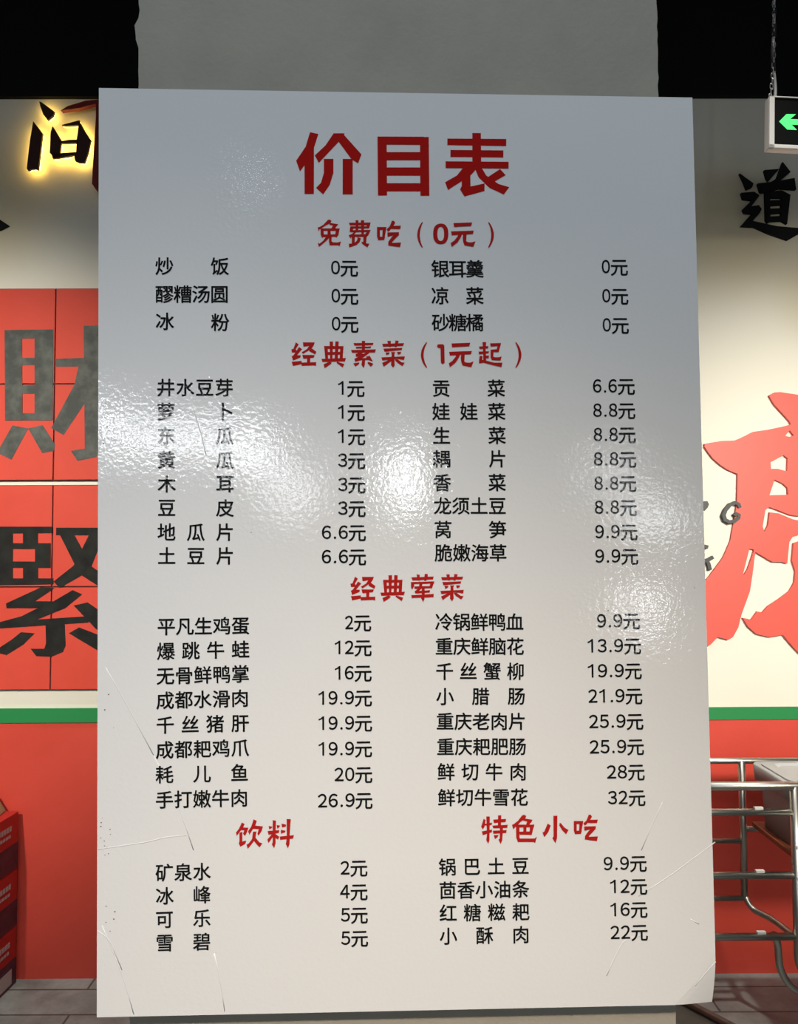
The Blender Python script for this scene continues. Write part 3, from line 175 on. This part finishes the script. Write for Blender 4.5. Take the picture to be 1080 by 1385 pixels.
# ------------------------------------------------------------------ building helpers
def obj(name, bm, material, parent=None, smooth=False, bevel=0.0, recalc=True):
    me = bpy.data.meshes.new(name)
    if recalc: bmesh.ops.recalc_face_normals(bm, faces=bm.faces[:])
    bm.to_mesh(me); bm.free()
    me.materials.append(M[material])
    for p in me.polygons: p.use_smooth = smooth
    o = bpy.data.objects.new(name, me); COL.objects.link(o)
    if bevel:
        b = o.modifiers.new('edge_bevel', 'BEVEL'); b.width = bevel; b.segments = 2; b.limit_method = 'ANGLE'
    if parent: o.parent = parent
    return o
def thing(name, label, cat, loc=(0, 0, 0), rot=(0, 0, 0), group=None):
    o = bpy.data.objects.new(name, None); COL.objects.link(o); o.location = loc; o.rotation_euler = rot
    o.empty_display_size = 0.05
    return tag(o, label, cat, group)
def tag(o, label, cat, group=None):
    o['label'] = label; o['category'] = cat
    if group: o['group'] = group
    return o
def struct(name, bm, material, parent=None, label=None, **kw):
    o = obj(name, bm, material, parent, **kw)
    if not parent: o['kind'] = 'structure'
    if label: o['label'] = label
    return o
def box(bm, x0, x1, y0, y1, z0, z1):
    v = [bm.verts.new(c) for c in ((x0, y0, z0), (x1, y0, z0), (x1, y1, z0), (x0, y1, z0), (x0, y0, z1), (x1, y0, z1), (x1, y1, z1), (x0, y1, z1))]
    for f in ((0, 3, 2, 1), (4, 5, 6, 7), (0, 1, 5, 4), (1, 2, 6, 5), (2, 3, 7, 6), (3, 0, 4, 7)): bm.faces.new([v[i] for i in f])
    return v
def boxbm(*a):
    bm = bmesh.new(); box(bm, *a); return bm
def tube(bm, pts, rad, sides=12, caps=True):
    pts = [Vector(p) for p in pts]; rings = []
    up = None
    for i, p in enumerate(pts):
        d = (pts[min(i + 1, len(pts) - 1)] - pts[max(i - 1, 0)]).normalized()
        if up is None: up = Vector((0, 0, 1)) if abs(d.z) < 0.9 else Vector((1, 0, 0))
        s = d.cross(up).normalized(); up = s.cross(d).normalized()
        rings.append([bm.verts.new(p + rad * (math.cos(2 * math.pi * k / sides) * s + math.sin(2 * math.pi * k / sides) * up)) for k in range(sides)])
    for a, b in zip(rings, rings[1:]):
        for k in range(sides): bm.faces.new((a[k], a[(k + 1) % sides], b[(k + 1) % sides], b[k]))
    if caps: bm.faces.new(rings[0][::-1]); bm.faces.new(rings[-1])
def bend(pts, rad, n=6):
    """round the corners of a polyline"""
    pts = [Vector(p) for p in pts]; out = [pts[0]]
    for a, b, c in zip(pts, pts[1:], pts[2:]):
        u, w = (a - b).normalized(), (c - b).normalized(); r_ = min(rad, (a - b).length * .49, (c - b).length * .49)
        p0, p1 = b + u * r_, b + w * r_
        for k in range(n + 1):
            t = k / n; out.append((1 - t) ** 2 * p0 + 2 * t * (1 - t) * b + t * t * p1)
    return out + [pts[-1]]
def flat(bm, poly, y, holes=()):
    """one printed shape, x and z in millimetres, lying in the plane y"""
    loops = [poly] + list(holes)
    vs = [[bm.verts.new((x * .001, y, z * .001)) for x, z in lp] for lp in loops]; allv = [v for l in vs for v in l]
    for t in tessellate_polygon([[Vector((x, z, 0)) for x, z in lp] for lp in loops]):
        a, b, c = (allv[i] for i in t)
        if (b.co - a.co).cross(c.co - a.co).length > 1e-12:
            try: bm.faces.new((a, b, c))
            except ValueError: pass
def slab(bm, poly, y0, y1, fn, holes=()):
    """a raised letter stroke between depths y0 (front) and y1 (back); fn maps (x mm, depth, z mm) to the world"""
    loops = [poly] + list(holes); tri = tessellate_polygon([[Vector((x, z, 0)) for x, z in lp] for lp in loops])
    fr = [[bm.verts.new(fn(x, y0, z)) for x, z in lp] for lp in loops]; bk = [[bm.verts.new(fn(x, y1, z)) for x, z in lp] for lp in loops]
    fa = [v for l in fr for v in l]; ba = [v for l in bk for v in l]
    for t in tri:
        try: bm.faces.new([fa[i] for i in t]); bm.faces.new([ba[i] for i in reversed(t)])
        except ValueError: pass
    for a, b in zip(fr, bk):
        for i in range(len(a)):
            j = (i + 1) % len(a); bm.faces.new((a[i], a[j], b[j], b[i]))

# ------------------------------------------------------------------ the hall: floor, ceiling, back wall, pillar
WD, WY = 2.9216, 0.00642
def W(s, off, z): return Vector((s * math.cos(WY) + off * math.sin(WY), WD + s * math.sin(WY) - off * math.cos(WY), z))
def wmm(x, off, z): return W(x * .001, off, z * .001)
def wbox(s0, s1, o0, o1, z0, z1):
    bm = bmesh.new()
    v = [bm.verts.new(W(s, o, z)) for z in (z0, z1) for s, o in ((s0, o0), (s1, o0), (s1, o1), (s0, o1))]
    for f in ((0, 3, 2, 1), (4, 5, 6, 7), (0, 1, 5, 4), (1, 2, 6, 5), (2, 3, 7, 6), (3, 0, 4, 7)): bm.faces.new([v[i] for i in f])
    return bm
ZT, CEIL = 3.148, 4.1
struct('floor', boxbm(-5, 5, -6.5, 3.2, -0.1, 0), 'floor')
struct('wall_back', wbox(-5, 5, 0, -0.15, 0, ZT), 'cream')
struct('wall_dado', wbox(-5, 5, 0.004, 0.0, 0, 0.887), 'red_paint', label='red painted lower part of the back wall')
struct('trim_1', wbox(-5, -0.2, 0.010, 0.0, 0.887, 0.9365), 'green_paint', label='green band along the wall under the red tile panels')
struct('trim_2', wbox(-0.2, 5, 0.010, 0.0, 0.884, 0.927), 'green_paint', label='green band along the wall under the red calligraphy')
struct('wall_bulkhead', wbox(-5, 5, 0.02, -0.15, ZT, CEIL), 'black_paint')
struct('ceiling', boxbm(-5, 5, 0.2, 3.1, CEIL, CEIL + 0.1), 'black_paint')

# the pillar with its ragged corner beads
PA, PB = -0.2635, 0.2722
bm = bmesh.new(); random.seed(5)
rows = []; N = 520
def rag(k, side):
    z = k / N * CEIL
    e = 0.0016 * noise.noise((z * 60, side * 9, 1)) + 0.0012 * noise.noise((z * 190, side * 5, 7))
    if noise.noise((z * 24, side * 31, 3)) > 0.46: e += 0.0035
    return e
for k in range(N + 1):
    z = k / N * CEIL; e0, e1 = rag(k, -1), rag(k, 1)
    if abs(z - 2.036) < 0.007: e0 += 0.006 * (1 - abs(z - 2.036) / 0.007)
    prof = [(PA - e0, 0.0), (PA + 0.012, -0.0), (PB - 0.012, -0.0), (PB + e1 * .8, 0.0), (PB + 0.001, 0.004), (PB, 0.28), (PA, 0.28), (PA, 0.004)]
    ring = []
    for x, y in prof:
        p = Vector((BOARD_O.x, BOARD_O.y, 0)) + Vector((BX.x, BX.y, 0)) * (x - BOARD_O.x) + Vector((BN.x, BN.y, 0)) * (y + 0.011)
        ring.append(bm.verts.new((p.x, p.y, z)))
    rows.append(ring)
for a, b in zip(rows, rows[1:]):
    for i in range(8): bm.faces.new((a[i], a[(i + 1) % 8], b[(i + 1) % 8], b[i]))
bm.faces.new(rows[0][::-1]); bm.faces.new(rows[-1])
struct('pillar', bm, 'plaster', label='grey-beige plastered pillar carrying the price board')

# ------------------------------------------------------------------ the price board
rotm = Matrix((BX, BN, BZ)).transposed()
board = thing('price_board', 'large white glossy price list board in Chinese fixed to the pillar', 'price board', BOARD_O, rotm.to_euler())
TL, TR, BR, BL = [Vector((x * .001, 0, z * .001)) for x, z in CORNERS]
def dog_ear(p):  # the lower right corner is bent back
    d = p - BR; t = (0.030 - (-d.x * 0.76 + d.z * 0.65)) / 0.030
    return p + Vector((-0.0022 * t * t, 0.006 * t ** 1.3, -0.001 * t * t)) if t > 0 else p
def bp(a, b):  # a across, b up
    p = (BL * (1 - a) + BR * a) * (1 - b) + (TL * (1 - a) + TR * a) * b
    return dog_ear(p)
bm = bmesh.new(); NX, NZ = 72, 108; TH = 0.005
fr = [[bm.verts.new(bp(i / NX, j / NZ)) for i in range(NX + 1)] for j in range(NZ + 1)]
bk = [[bm.verts.new(bp(i / NX, j / NZ) + Vector((0, TH, 0))) for i in range(NX + 1)] for j in range(NZ + 1)]
for j in range(NZ):
    for i in range(NX):
        bm.faces.new((fr[j][i], fr[j][i + 1], fr[j + 1][i + 1], fr[j + 1][i])); bm.faces.new((bk[j][i], bk[j + 1][i], bk[j + 1][i + 1], bk[j][i + 1]))
for i in range(NX):
    bm.faces.new((fr[0][i], bk[0][i], bk[0][i + 1], fr[0][i + 1])); bm.faces.new((fr[NZ][i], fr[NZ][i + 1], bk[NZ][i + 1], bk[NZ][i]))
for j in range(NZ):
    bm.faces.new((fr[j][0], fr[j + 1][0], bk[j + 1][0], bk[j][0])); bm.faces.new((fr[j][NX], bk[j][NX], bk[j + 1][NX], fr[j + 1][NX]))
sheet = obj('board_sheet', bm, 'laminate', board)
for sx in (-0.20, 0.20):
    for sz in (0.12, 0.45, 0.80): obj('foam_tape', boxbm(sx - .03, sx + .03, TH - .0005, 0.0112, sz - .012, sz + .012), 'foam', board)

def decal(name, polys, material, label=None):
    bm = bmesh.new()
    for k, P in enumerate(polys): flat(bm, P, -0.0003 - 0.000004 * k)
    for f in bm.faces:
        f.normal_update()
        if f.normal.y > 0: f.normal_flip()
    o = obj(name, bm, material, board, recalc=False)
    if label: o['label'] = label
    return o
decal('title_lettering', HEAD['title'], 'ink_title', 'large dark red title lettering')
for key, words in (('free', 'free dishes'), ('veg', 'vegetable dishes'), ('meat', 'meat dishes'), ('drink', 'drinks'), ('snack', 'snacks')):
    decal('section_heading', HEAD[key], 'ink_red', 'red brush-style heading over the ' + words)

# small black lettering, set from the outlines of the built-in interface typeface
GL = {}
def glyph(s, embolden):
    if (s, embolden) not in GL:
        c = bpy.data.curves.new('lettering_outline', 'FONT'); c.body = s; c.resolution_u = 6
        o = bpy.data.objects.new('lettering_outline', c); COL.objects.link(o)
        dg = bpy.context.evaluated_depsgraph_get(); dg.update()
        me = bpy.data.meshes.new_from_object(o.evaluated_get(dg))
        vs = [(v.co.x, v.co.y) for v in me.vertices]; fs = [tuple(p.vertices) for p in me.polygons]
        bpy.data.objects.remove(o); bpy.data.curves.remove(c); bpy.data.meshes.remove(me)
        ring_ = [(embolden * math.cos(k * math.pi / 4), embolden * math.sin(k * math.pi / 4), k + 1) for k in range(8)]
        n_ = len(vs); base = vs; vs = [(x, y, 0) for x, y in base]; fs0 = fs; fs = list(fs0)      # the pen's width: the outline swept by a small circle
        for dx, dy, k in ring_:
            fs += [tuple(i + len(vs) for i in f) for f in fs0]; vs += [(x + dx, y + dy, k) for x, y in base]
        GL[(s, embolden)] = (vs, fs)
    return GL[(s, embolden)]
def put(bm, g, fn):
    vs = [bm.verts.new(Vector(fn(x, y)) + Vector((0, -0.000004 * k, 0))) for x, y, k in g[0]]
    for f in g[1]:
        try: bm.faces.new([vs[i] for i in f])
        except ValueError: pass
EMB, INK = 0.015, -0.0003
ONE = ([(x, y, 0) for x, y in ((.40, 1), (.40, 0), (.265, 0), (.265, .82), (.13, .735), (0, .70), (0, .815), (.14, .865), (.30, 1))], [(0, 1, 2, 3, 8), (3, 4, 7, 8), (4, 5, 6, 7)])
def printed(name, bm):
    for f in bm.faces:
        f.normal_update()
        if f.normal.y > 0: f.normal_flip()
    return obj(name, bm, 'ink_black', board, recalc=False)
for text, cells, ang, em, price, d0, d1, yuan in LINES:
    bm = bmesh.new(); ca, sa = math.cos(ang), math.sin(ang); e = em * .001
    for ch, (cx_, cz_) in zip(text, cells):
        put(bm, glyph(ch, EMB), lambda x, y: ((cx_ * .001 + e * ((x - .5) * ca - (y - .38) * sa)), INK, cz_ * .001 + e * ((x - .5) * sa + (y - .38) * ca)))
    printed('dish_lettering', bm)
    bm = bmesh.new()
    put(bm, glyph('元', EMB), lambda x, y: (yuan[0] * .001 + e * (x - .5), INK, yuan[1] * .001 + e * (y - .38)))
    if price == '1': d1 = d0 + 5.4
    zb = yuan[1] * .001 - e * .335; hh = e * .735; runs, at = [], 0.0
    for ch in price:                                   # (character, ink from, ink to), digit cell 13.9 wide
        runs.append((ch,) + {'1': (at + 1.6, at + 9.0), '.': (at + 2.4, at + 5.8)}.get(ch, (at + .95, at + 12.95))); at += 8.0 if ch == '.' else 13.9
    r0, r1 = runs[0][1], runs[-1][2]
    for ch, u0, u1 in runs:
        a0, a1 = (d0 + (d1 - d0) * (u - r0) / (r1 - r0) for u in (u0, u1))
        if ch == '.':
            put(bm, ([(.5 + .5 * math.cos(k * math.pi / 6), .5 + .5 * math.sin(k * math.pi / 6), 0) for k in range(12)], [tuple(range(12))]), lambda x, y: ((a0 + (a1 - a0) * x) * .001, INK, zb + (a1 - a0) * .001 * y)); continue
        g = ONE if ch == '1' else glyph(chr(0xFEE0 + ord(ch)), EMB)
        xs = [v[0] for v in g[0]]; ys = [v[1] for v in g[0]]; x0, x1, y0, y1 = min(xs), max(xs), min(ys), max(ys)
        put(bm, g, lambda x, y: ((a0 + (a1 - a0) * (x - x0) / (x1 - x0)) * .001, INK, zb + hh * (y - y0) / (y1 - y0)))
    printed('price_lettering', bm)
# creases and scuffs in the laminate
for c in CREASE:
    bm = bmesh.new(); pts = [dog_ear(Vector((x * .001, 0.00025, z * .001))) for x, z in c]; tube(bm, bend(pts, .03, 4), 0.00055, 6)
    obj('crease', bm, 'laminate', board, smooth=True)
bm = bmesh.new(); random.seed(2)
for x, z in SPECK:
    r_ = random.uniform(.35, .8); flat(bm, [(x + r_ * math.cos(k * 1.05), z + .8 * r_ * math.sin(k * 1.05)) for k in range(6)], -0.0002)
obj('scuff_mark', bm, 'table_edge', board, recalc=False)

# ------------------------------------------------------------------ red tile panels with painted characters
def letter(name, polys, front, back, material, parent=None, holes=None, step=0.00012):
    bm = bmesh.new()
    for k, P in enumerate(polys): slab(bm, P, front + step * (len(polys) - k), back, wmm, holes if (holes and k == 0) else ())
    return obj(name, bm, material, parent)
def tile_panel(z0, z1, zj, vs, label, char, material, charlabel):
    t = thing('tile_panel', label, 'tile panel', W(-0.95, 0.006, z0))
    inv = Matrix.Translation(-t.location)
    o = obj('backing', wbox(vs[0], vs[-1], 0.012, 0.0005, z0, z1), 'grout', t); o.data.transform(inv)
    bm = bmesh.new(); zs = [z0] + zj + [z1]; g = 0.0028
    for a, b in zip(vs, vs[1:]):
        for c, d in zip(zs, zs[1:]):
            tmp = [bm.verts.new(W(s, o_, z)) for z in (c + g, d - g) for s, o_ in ((a + g, .018), (b - g, .018), (b - g, .012), (a + g, .012))]
            for f in ((0, 3, 2, 1), (4, 5, 6, 7), (0, 1, 5, 4), (1, 2, 6, 5), (2, 3, 7, 6), (3, 0, 4, 7)): bm.faces.new([tmp[i] for i in f])
    o = obj('red_tiles', bm, 'tile_red', t); o.data.transform(inv)
    o = letter('painted_character', char, 0.0186, 0.0175, material, t); o.data.transform(inv); o['label'] = charlabel
VS = [-1.94, -1.588, -1.235, -0.882, -0.53]
tile_panel(1.745, 2.441, [2.092], VS, 'upper red tile panel with worn grey Chinese character, under the lit sign', WALL['cai_char'], 'grey_char', 'worn grey character')
tile_panel(1.003, 1.729, [1.366], VS, 'lower red tile panel with black Chinese character, above the green band', WALL['jin_char'], 'black_char', 'black character')

# ------------------------------------------------------------------ lettering on the back wall
sign = thing('lit_sign', 'halo-lit Chinese sign character glowing yellow beside the top of the price board', 'sign', W(-1.2, 0.0, 2.75))
inv = Matrix.Translation(-sign.location)
for P in WALL['sign']:
    o = letter('letter_stroke', [P], 0.036, 0.026, 'sign_brown', sign); o.data.transform(inv)
    c = Vector((sum(x for x, z in P) / len(P), sum(z for x, z in P) / len(P)))
    Q = [(c.x + (x - c.x) * .97, c.y + (z - c.y) * .97) for x, z in P]
    if len(P) > 6:
      bm = bmesh.new(); tube(bm, [W(c.x * .001, -0.001, c.y * .001), W(c.x * .001, 0.0255, c.y * .001)], 0.003, 8)
      pin = obj('standoff_pin', bm, 'sign_brown', o); pin.data.transform(inv)
    lamp = letter('halo_lamp', [Q], 0.0255, 0.018, 'sign_light', o); lamp.data.transform(inv); lamp['label'] = 'yellow lamp behind the stroke'
o = letter('frame_stroke', WALL['sign_frame'], 0.044, 0.024, 'sign_red', sign); o.data.transform(inv); o['label'] = 'unlit dark red outer stroke'
bm = bmesh.new(); tube(bm, [W(-1.085, -0.001, 2.95), W(-1.085, 0.03, 2.95)], 0.003, 8); pin = obj('standoff_pin', bm, 'sign_brown', o); pin.data.transform(inv)
tag(letter('wall_character', WALL['dao_char'], 0.012, -0.0005, 'wall_black'), 'black Chinese character on the cream wall below the exit sign', 'wall lettering')
tag(letter('wall_character', WALL['tip_char'], 0.012, -0.0005, 'wall_black'), 'black brush character cut by the left edge, below the lit sign', 'wall lettering')
tag(letter('wall_calligraphy', [WALL['red_outer'], WALL['red_dot']], 0.012, -0.0005, 'wall_red', holes=WALL['red_holes']), 'huge red calligraphy character on the cream wall right of the board', 'wall lettering')
tag(letter('script_letter', WALL['g_letter'], 0.020, -0.0005, 'wall_grey'), 'dark grey curly letter G against the red calligraphy', 'wall lettering')
tag(letter('script_letter', WALL['stroke_letter'], 0.014, -0.0005, 'wall_grey'), 'dark grey letter end peeking out beside the board, left of the G', 'wall lettering')
tag(letter('script_letter', WALL['k_letter'], 0.014, -0.0005, 'wall_grey'), 'dark grey K-like letter at the board edge, below the curly G', 'wall lettering')

# ------------------------------------------------------------------ exit sign on its chain
ex = thing('exit_sign', 'hanging exit sign with a green arrow at the top right', 'exit sign', (1.25, 2.30, 2.715), (0, math.radians(1.8), math.radians(2)))
EW, EH = 0.178, 0.0765
obj('housing', boxbm(-EW, EW, 0.0, 0.028, -EH, EH), 'exit_frame', ex, bevel=0.002)
bm = bmesh.new(); box(bm, -EW, -EW + .015, -.004, .001, -EH, EH); box(bm, EW - .015, EW, -.004, .001, -EH, EH); box(bm, -EW, EW, -.004, .001, EH - .004, EH); box(bm, -EW, EW, -.004, .001, -EH, -EH + .011)
obj('frame', bm, 'exit_frame', ex, bevel=0.001)
obj('front_panel', boxbm(-EW + .013, EW - .013, -.0015, .002, -EH + .009, EH - .003), 'exit_face', ex)
ar = [(-149, 2.5), (-128, 25), (-100, 26), (-117, 11), (-30, 11), (-30, -5), (-113, -5), (-97, -20), (-125, -20)]
bm = bmesh.new(); slab(bm, ar, -0.0024, -0.0010, lambda x, y, z: Vector((x * .001, y, z * .001)))
obj('arrow', bm, 'exit_green', ex)['label'] = 'lit green arrow'
def chain(x, name='chain'):
    bm = bmesh.new(); z = EH; k = 0
    while z < CEIL - 2.715 + 0.0:
        a, w, r_ = 0.010, 0.0045, 0.0014
        sw = 0.010 * math.sin(min(z - EH, .14) / .14 * math.pi / 2) - 0.004 * math.sin(max(z - .25, 0) * 5)
        for t in range(14):
            pass
        pts = []
        for t in range(13):
            an = 2 * math.pi * t / 12; c_, s_ = math.cos(an), math.sin(an)
            u = w * c_; h = a * s_ * (1.0 if abs(s_) < .99 else 1.0)
            pts.append((x + sw + (u if k % 2 == 0 else u * .35), 0.013 + (0 if k % 2 == 0 else u), z + 0.007 + h))
        tube(bm, pts, r_, 6, caps=False); z += 0.0155; k += 1
    return obj(name, bm, 'chain', ex, smooth=True)
chain(-0.168); chain(0.168)
bm = bmesh.new(); tube(bm, bend([(-0.153, .016, EH), (-0.151, .016, .11), (-0.157, .016, .165), (-0.160, .016, .22), (-0.157, .016, .30), (-0.160, .016, CEIL - 2.715)], .05, 8), 0.0042, 10)
obj('power_cable', bm, 'cable', ex, smooth=True)
bm = bmesh.new(); tube(bm, [(-0.157, .016, .160), (-0.160, .015, .20), (-0.160, .015, .232)], 0.0062, 10); tube(bm, [(-0.158, .015, .262), (-0.157, .015, .30)], 0.0062, 10); tube(bm, [(-0.157, .015, .332), (-0.157, .015, .348)], 0.0062, 10)
obj('black_tape', bm, 'rubber', ex, smooth=True)

# ------------------------------------------------------------------ duct in the dark ceiling
bm = bmesh.new(); tube(bm, [(-1.30, 0.4, 3.72), (-1.30, 2.895, 3.72)], 0.19, 32)
tag(obj('ceiling_duct', bm, 'duct_paint', smooth=True), 'dark round duct under the black ceiling, top left', 'duct')

# ------------------------------------------------------------------ steel tube rack with a grey tub
rack = thing('tube_rack', 'stainless steel tube rack standing against the red wall right of the board', 'rack', (1.10, 2.54, 0))
RX, RY = 1.10, 2.54
def rpart(name, paths, rad, material='steel', label=None):
    bm = bmesh.new()
    for p in paths: tube(bm, [Vector(q) - Vector((RX, RY, 0)) for q in p], rad, 14)
    o = obj(name, bm, material, rack, smooth=True)
    if label: o['label'] = label
    return o
FY, BY = 2.40, 2.68; LX, PX, QX = 0.56, 1.148, 1.66
for z, xr, rd in ((0.802, QX, .0125), (0.727, PX, .0105), (0.547, PX, .0105), (0.373, PX, .0105)): rpart('front_rail', [[(LX, FY, z), (xr, FY, z)]], rd)
for z, xr, rd in ((0.802, QX, .0095), (0.546, 1.112, .0085), (0.364, 1.112, .0085)): rpart('back_rail', [[(LX, BY, z), (xr, BY, z)]], rd)
rpart('end_rail', [[(LX, FY, .802), (LX, BY, .802)]], .0095); rpart('end_rail', [[(QX, FY, .802), (QX, BY, .802)]], .0095)
rpart('end_rail', [[(LX, FY, .373), (LX, BY, .373)]], .0085)
rpart('front_post', [bend([(PX, FY, .802), (PX, FY, .29), (PX + .05, FY + .02, .235)], .06)], .0135); rpart('front_post', [[(LX, FY, .802), (LX, FY, .12)]], .0115)
rpart('back_post', [[(1.112, BY, .802), (1.112, BY, .364)]], .0115); rpart('back_post', [[(LX, BY, .802), (LX, BY, .12)]], .0095)
rpart('end_post', [[(QX, FY, .802), (QX, FY, .12)]], .0115); rpart('end_post', [[(QX, BY, .802), (QX, BY, .12)]], .0095)
rpart('bent_brace', [bend([(1.112, BY, .372), (1.125, BY - .02, .338), (1.165, 2.60, .333), (1.21, 2.47, .31), (1.25, 2.42, .27)], .05)], .0095)
rpart('bent_leg', [bend([(1.085, FY + .02, .373), (1.098, FY + .02, .345), (1.100, FY + .02, .27), (1.135, FY + .02, .215), (1.19, FY + .02, .20), (1.26, FY + .03, .16), (1.26, FY + .03, .115)], .05)], .0105)
rpart('shelf_bar', [[(1.135, FY, .584), (QX, FY, .584)]], .0085); rpart('shelf_bar', [[(1.112, BY, .584), (QX, BY, .584)]], .0085)
for z in (.727, .547, .373):
    bm = bmesh.new(); box(bm, 1.029 - RX, 1.054 - RX, FY - .006 - RY, FY + .006 - RY, z + .008, z + .0155)
    obj('white_tab', bm, 'tab', rack, bevel=.001)
for z in (.632, .545):
    bm = bmesh.new(); tube(bm, [(1.146 - RX, FY - .012 - RY, z), (1.146 - RX, FY - .0185 - RY, z)], .0045, 10); obj('bolt', bm, 'exit_frame', rack)
for x, y in ((LX, FY), (LX, BY), (QX, FY), (QX, BY), (1.26, FY + .03)):
    bm = bmesh.new(); bmesh.ops.create_cone(bm, cap_ends=True, segments=24, radius1=.045, radius2=.045, depth=.024, matrix=Matrix.Translation((x - RX, y - RY, .045)) @ Matrix.Rotation(math.pi / 2, 4, 'Y'))
    w_ = obj('caster_wheel', bm, 'rubber', rack, bevel=.004)
    bm = bmesh.new(); box(bm, x - RX - .018, x - RX - .014, y - RY - .02, y - RY + .02, .04, .115); box(bm, x - RX + .014, x - RX + .018, y - RY - .02, y - RY + .02, .04, .115); box(bm, x - RX - .018, x - RX + .018, y - RY - .02, y - RY + .02, .110, .122)
    obj('caster_fork', bm, 'steel', rack)

shelf = thing('shelf_board', 'reddish-brown wooden board on the steel rack under the grey tub', 'board', (1.375, 2.54, .5925))
obj('plank', boxbm(-.235, .235, -.138, .138, 0, .016), 'board_wood', shelf, bevel=.002)
tubt = thing('plastic_tub', 'grey plastic tub on the steel rack at the right edge', 'tub', (1.375, 2.545, .6085))
def rrect(hx, hy, r_, z, n=6):
    out = []
    for sx, sy, a0 in ((1, 1, 0), (-1, 1, 90), (-1, -1, 180), (1, -1, 270)):
        for k in range(n + 1):
            a = math.radians(a0 + 90 * k / n); out.append((sx * (hx - r_) + r_ * math.cos(a), sy * (hy - r_) + r_ * math.sin(a), z))
    return out
def loft(rings, cap0=True, cap1=True):
    bm = bmesh.new(); vs = [[bm.verts.new(p) for p in r] for r in rings]; n_ = len(vs[0])
    for a, b in zip(vs, vs[1:]):
        for k in range(n_): bm.faces.new((a[k], a[(k + 1) % n_], b[(k + 1) % n_], b[k]))
    if cap0: bm.faces.new(vs[0][::-1])
    if cap1: bm.faces.new(vs[-1])
    return bm
obj('tub_body', loft([rrect(.214, .108, .03, 0), rrect(.219, .113, .035, .10), rrect(.222, .116, .04, .188), rrect(.214, .108, .035, .188), rrect(.188, .093, .03, .006)]), 'tub', tubt, smooth=True)
obj('rim', loft([rrect(.224, .117, .03, .150), rrect(.236, .125, .03, .144), rrect(.240, .128, .03, .190), rrect(.236, .124, .03, .195), rrect(.216, .108, .03, .190)], False, False), 'tub_lip', tubt, smooth=True)
obj('lid_panel', loft([rrect(.220, .112, .03, .188), rrect(.220, .112, .03, .196), rrect(.19, .085, .03, .199), rrect(.18, .078, .03, .192)]), 'tub_lip', tubt)

# ------------------------------------------------------------------ drink cartons at the left edge
def carton(z, label, extra=None):
    t = thing('drink_carton', label, 'carton', (-1.335, 2.885, z), (0, 0, math.radians(-4)), 'drink cartons stacked by the red wall')
    obj('carton_box', boxbm(-.40, 0, -.27, 0, 0, .1945), 'carton_red', t, bevel=.002)
    obj('dark_band', boxbm(-.4005, .0006, -.2706, .0004, .004, .092), 'carton_dark', t)
    bm = bmesh.new()
    for k, (a, b, c) in enumerate(((.045, .135, .150), (.05, .12, .128))):
        yy = -a
        while yy > -b - .08:
            box(bm, .0005, .0012, yy - .013, yy, c - .008, c + (.009 if k == 0 else .002)); yy -= .017
    obj('pale_print', bm, 'carton_white', t)
    if extra:
        bm = bmesh.new(); box(bm, .0005, .0013, -.105, -.03, .012, .062); obj('pale_label', bm, 'carton_white', t)
    return t
carton(0.0, 'bottom red and dark drink carton with a pale label, on the floor', True)
carton(0.1955, 'middle red and dark drink carton of the stack at the left wall')
carton(0.391, 'top red and dark drink carton, under the flattened cardboard')
fl = thing('cardboard_pack', 'small brown cardboard pack lying on top of the drink cartons', 'cardboard', (-1.46, 2.80, .5865), (0, 0, .1))
bm = bmesh.new(); v = box(bm, -.12, .09, -.09, .08, 0, .055)
for q in v[5:7]: q.co.x -= .035
obj('pack_body', bm, 'cardboard', fl, bevel=.004)
obj('flap', boxbm(-.11, .03, -.08, .07, .054, .058), 'cardboard', fl)

# ------------------------------------------------------------------ narrow black table beside the pillar
ta = thing('side_table', 'narrow black table with brown wooden edging beside the foot of the pillar', 'table', (0.50, 1.215, 0), (0, 0, math.atan2(-0.055, 0.039)))
obj('table_top', boxbm(-.22, .42, -.135, -.012, .765, .795), 'table_black', ta)
bm = bmesh.new(); box(bm, -.22, .42, -.012, 0, .755, .80); obj('edging', bm, 'table_edge', ta, bevel=.002)
for x in (-.20, .40):
    for y in (-.12, -.03): obj('leg', boxbm(x - .012, x + .012, y - .012, y + .012, 0, .765), 'table_black', ta)
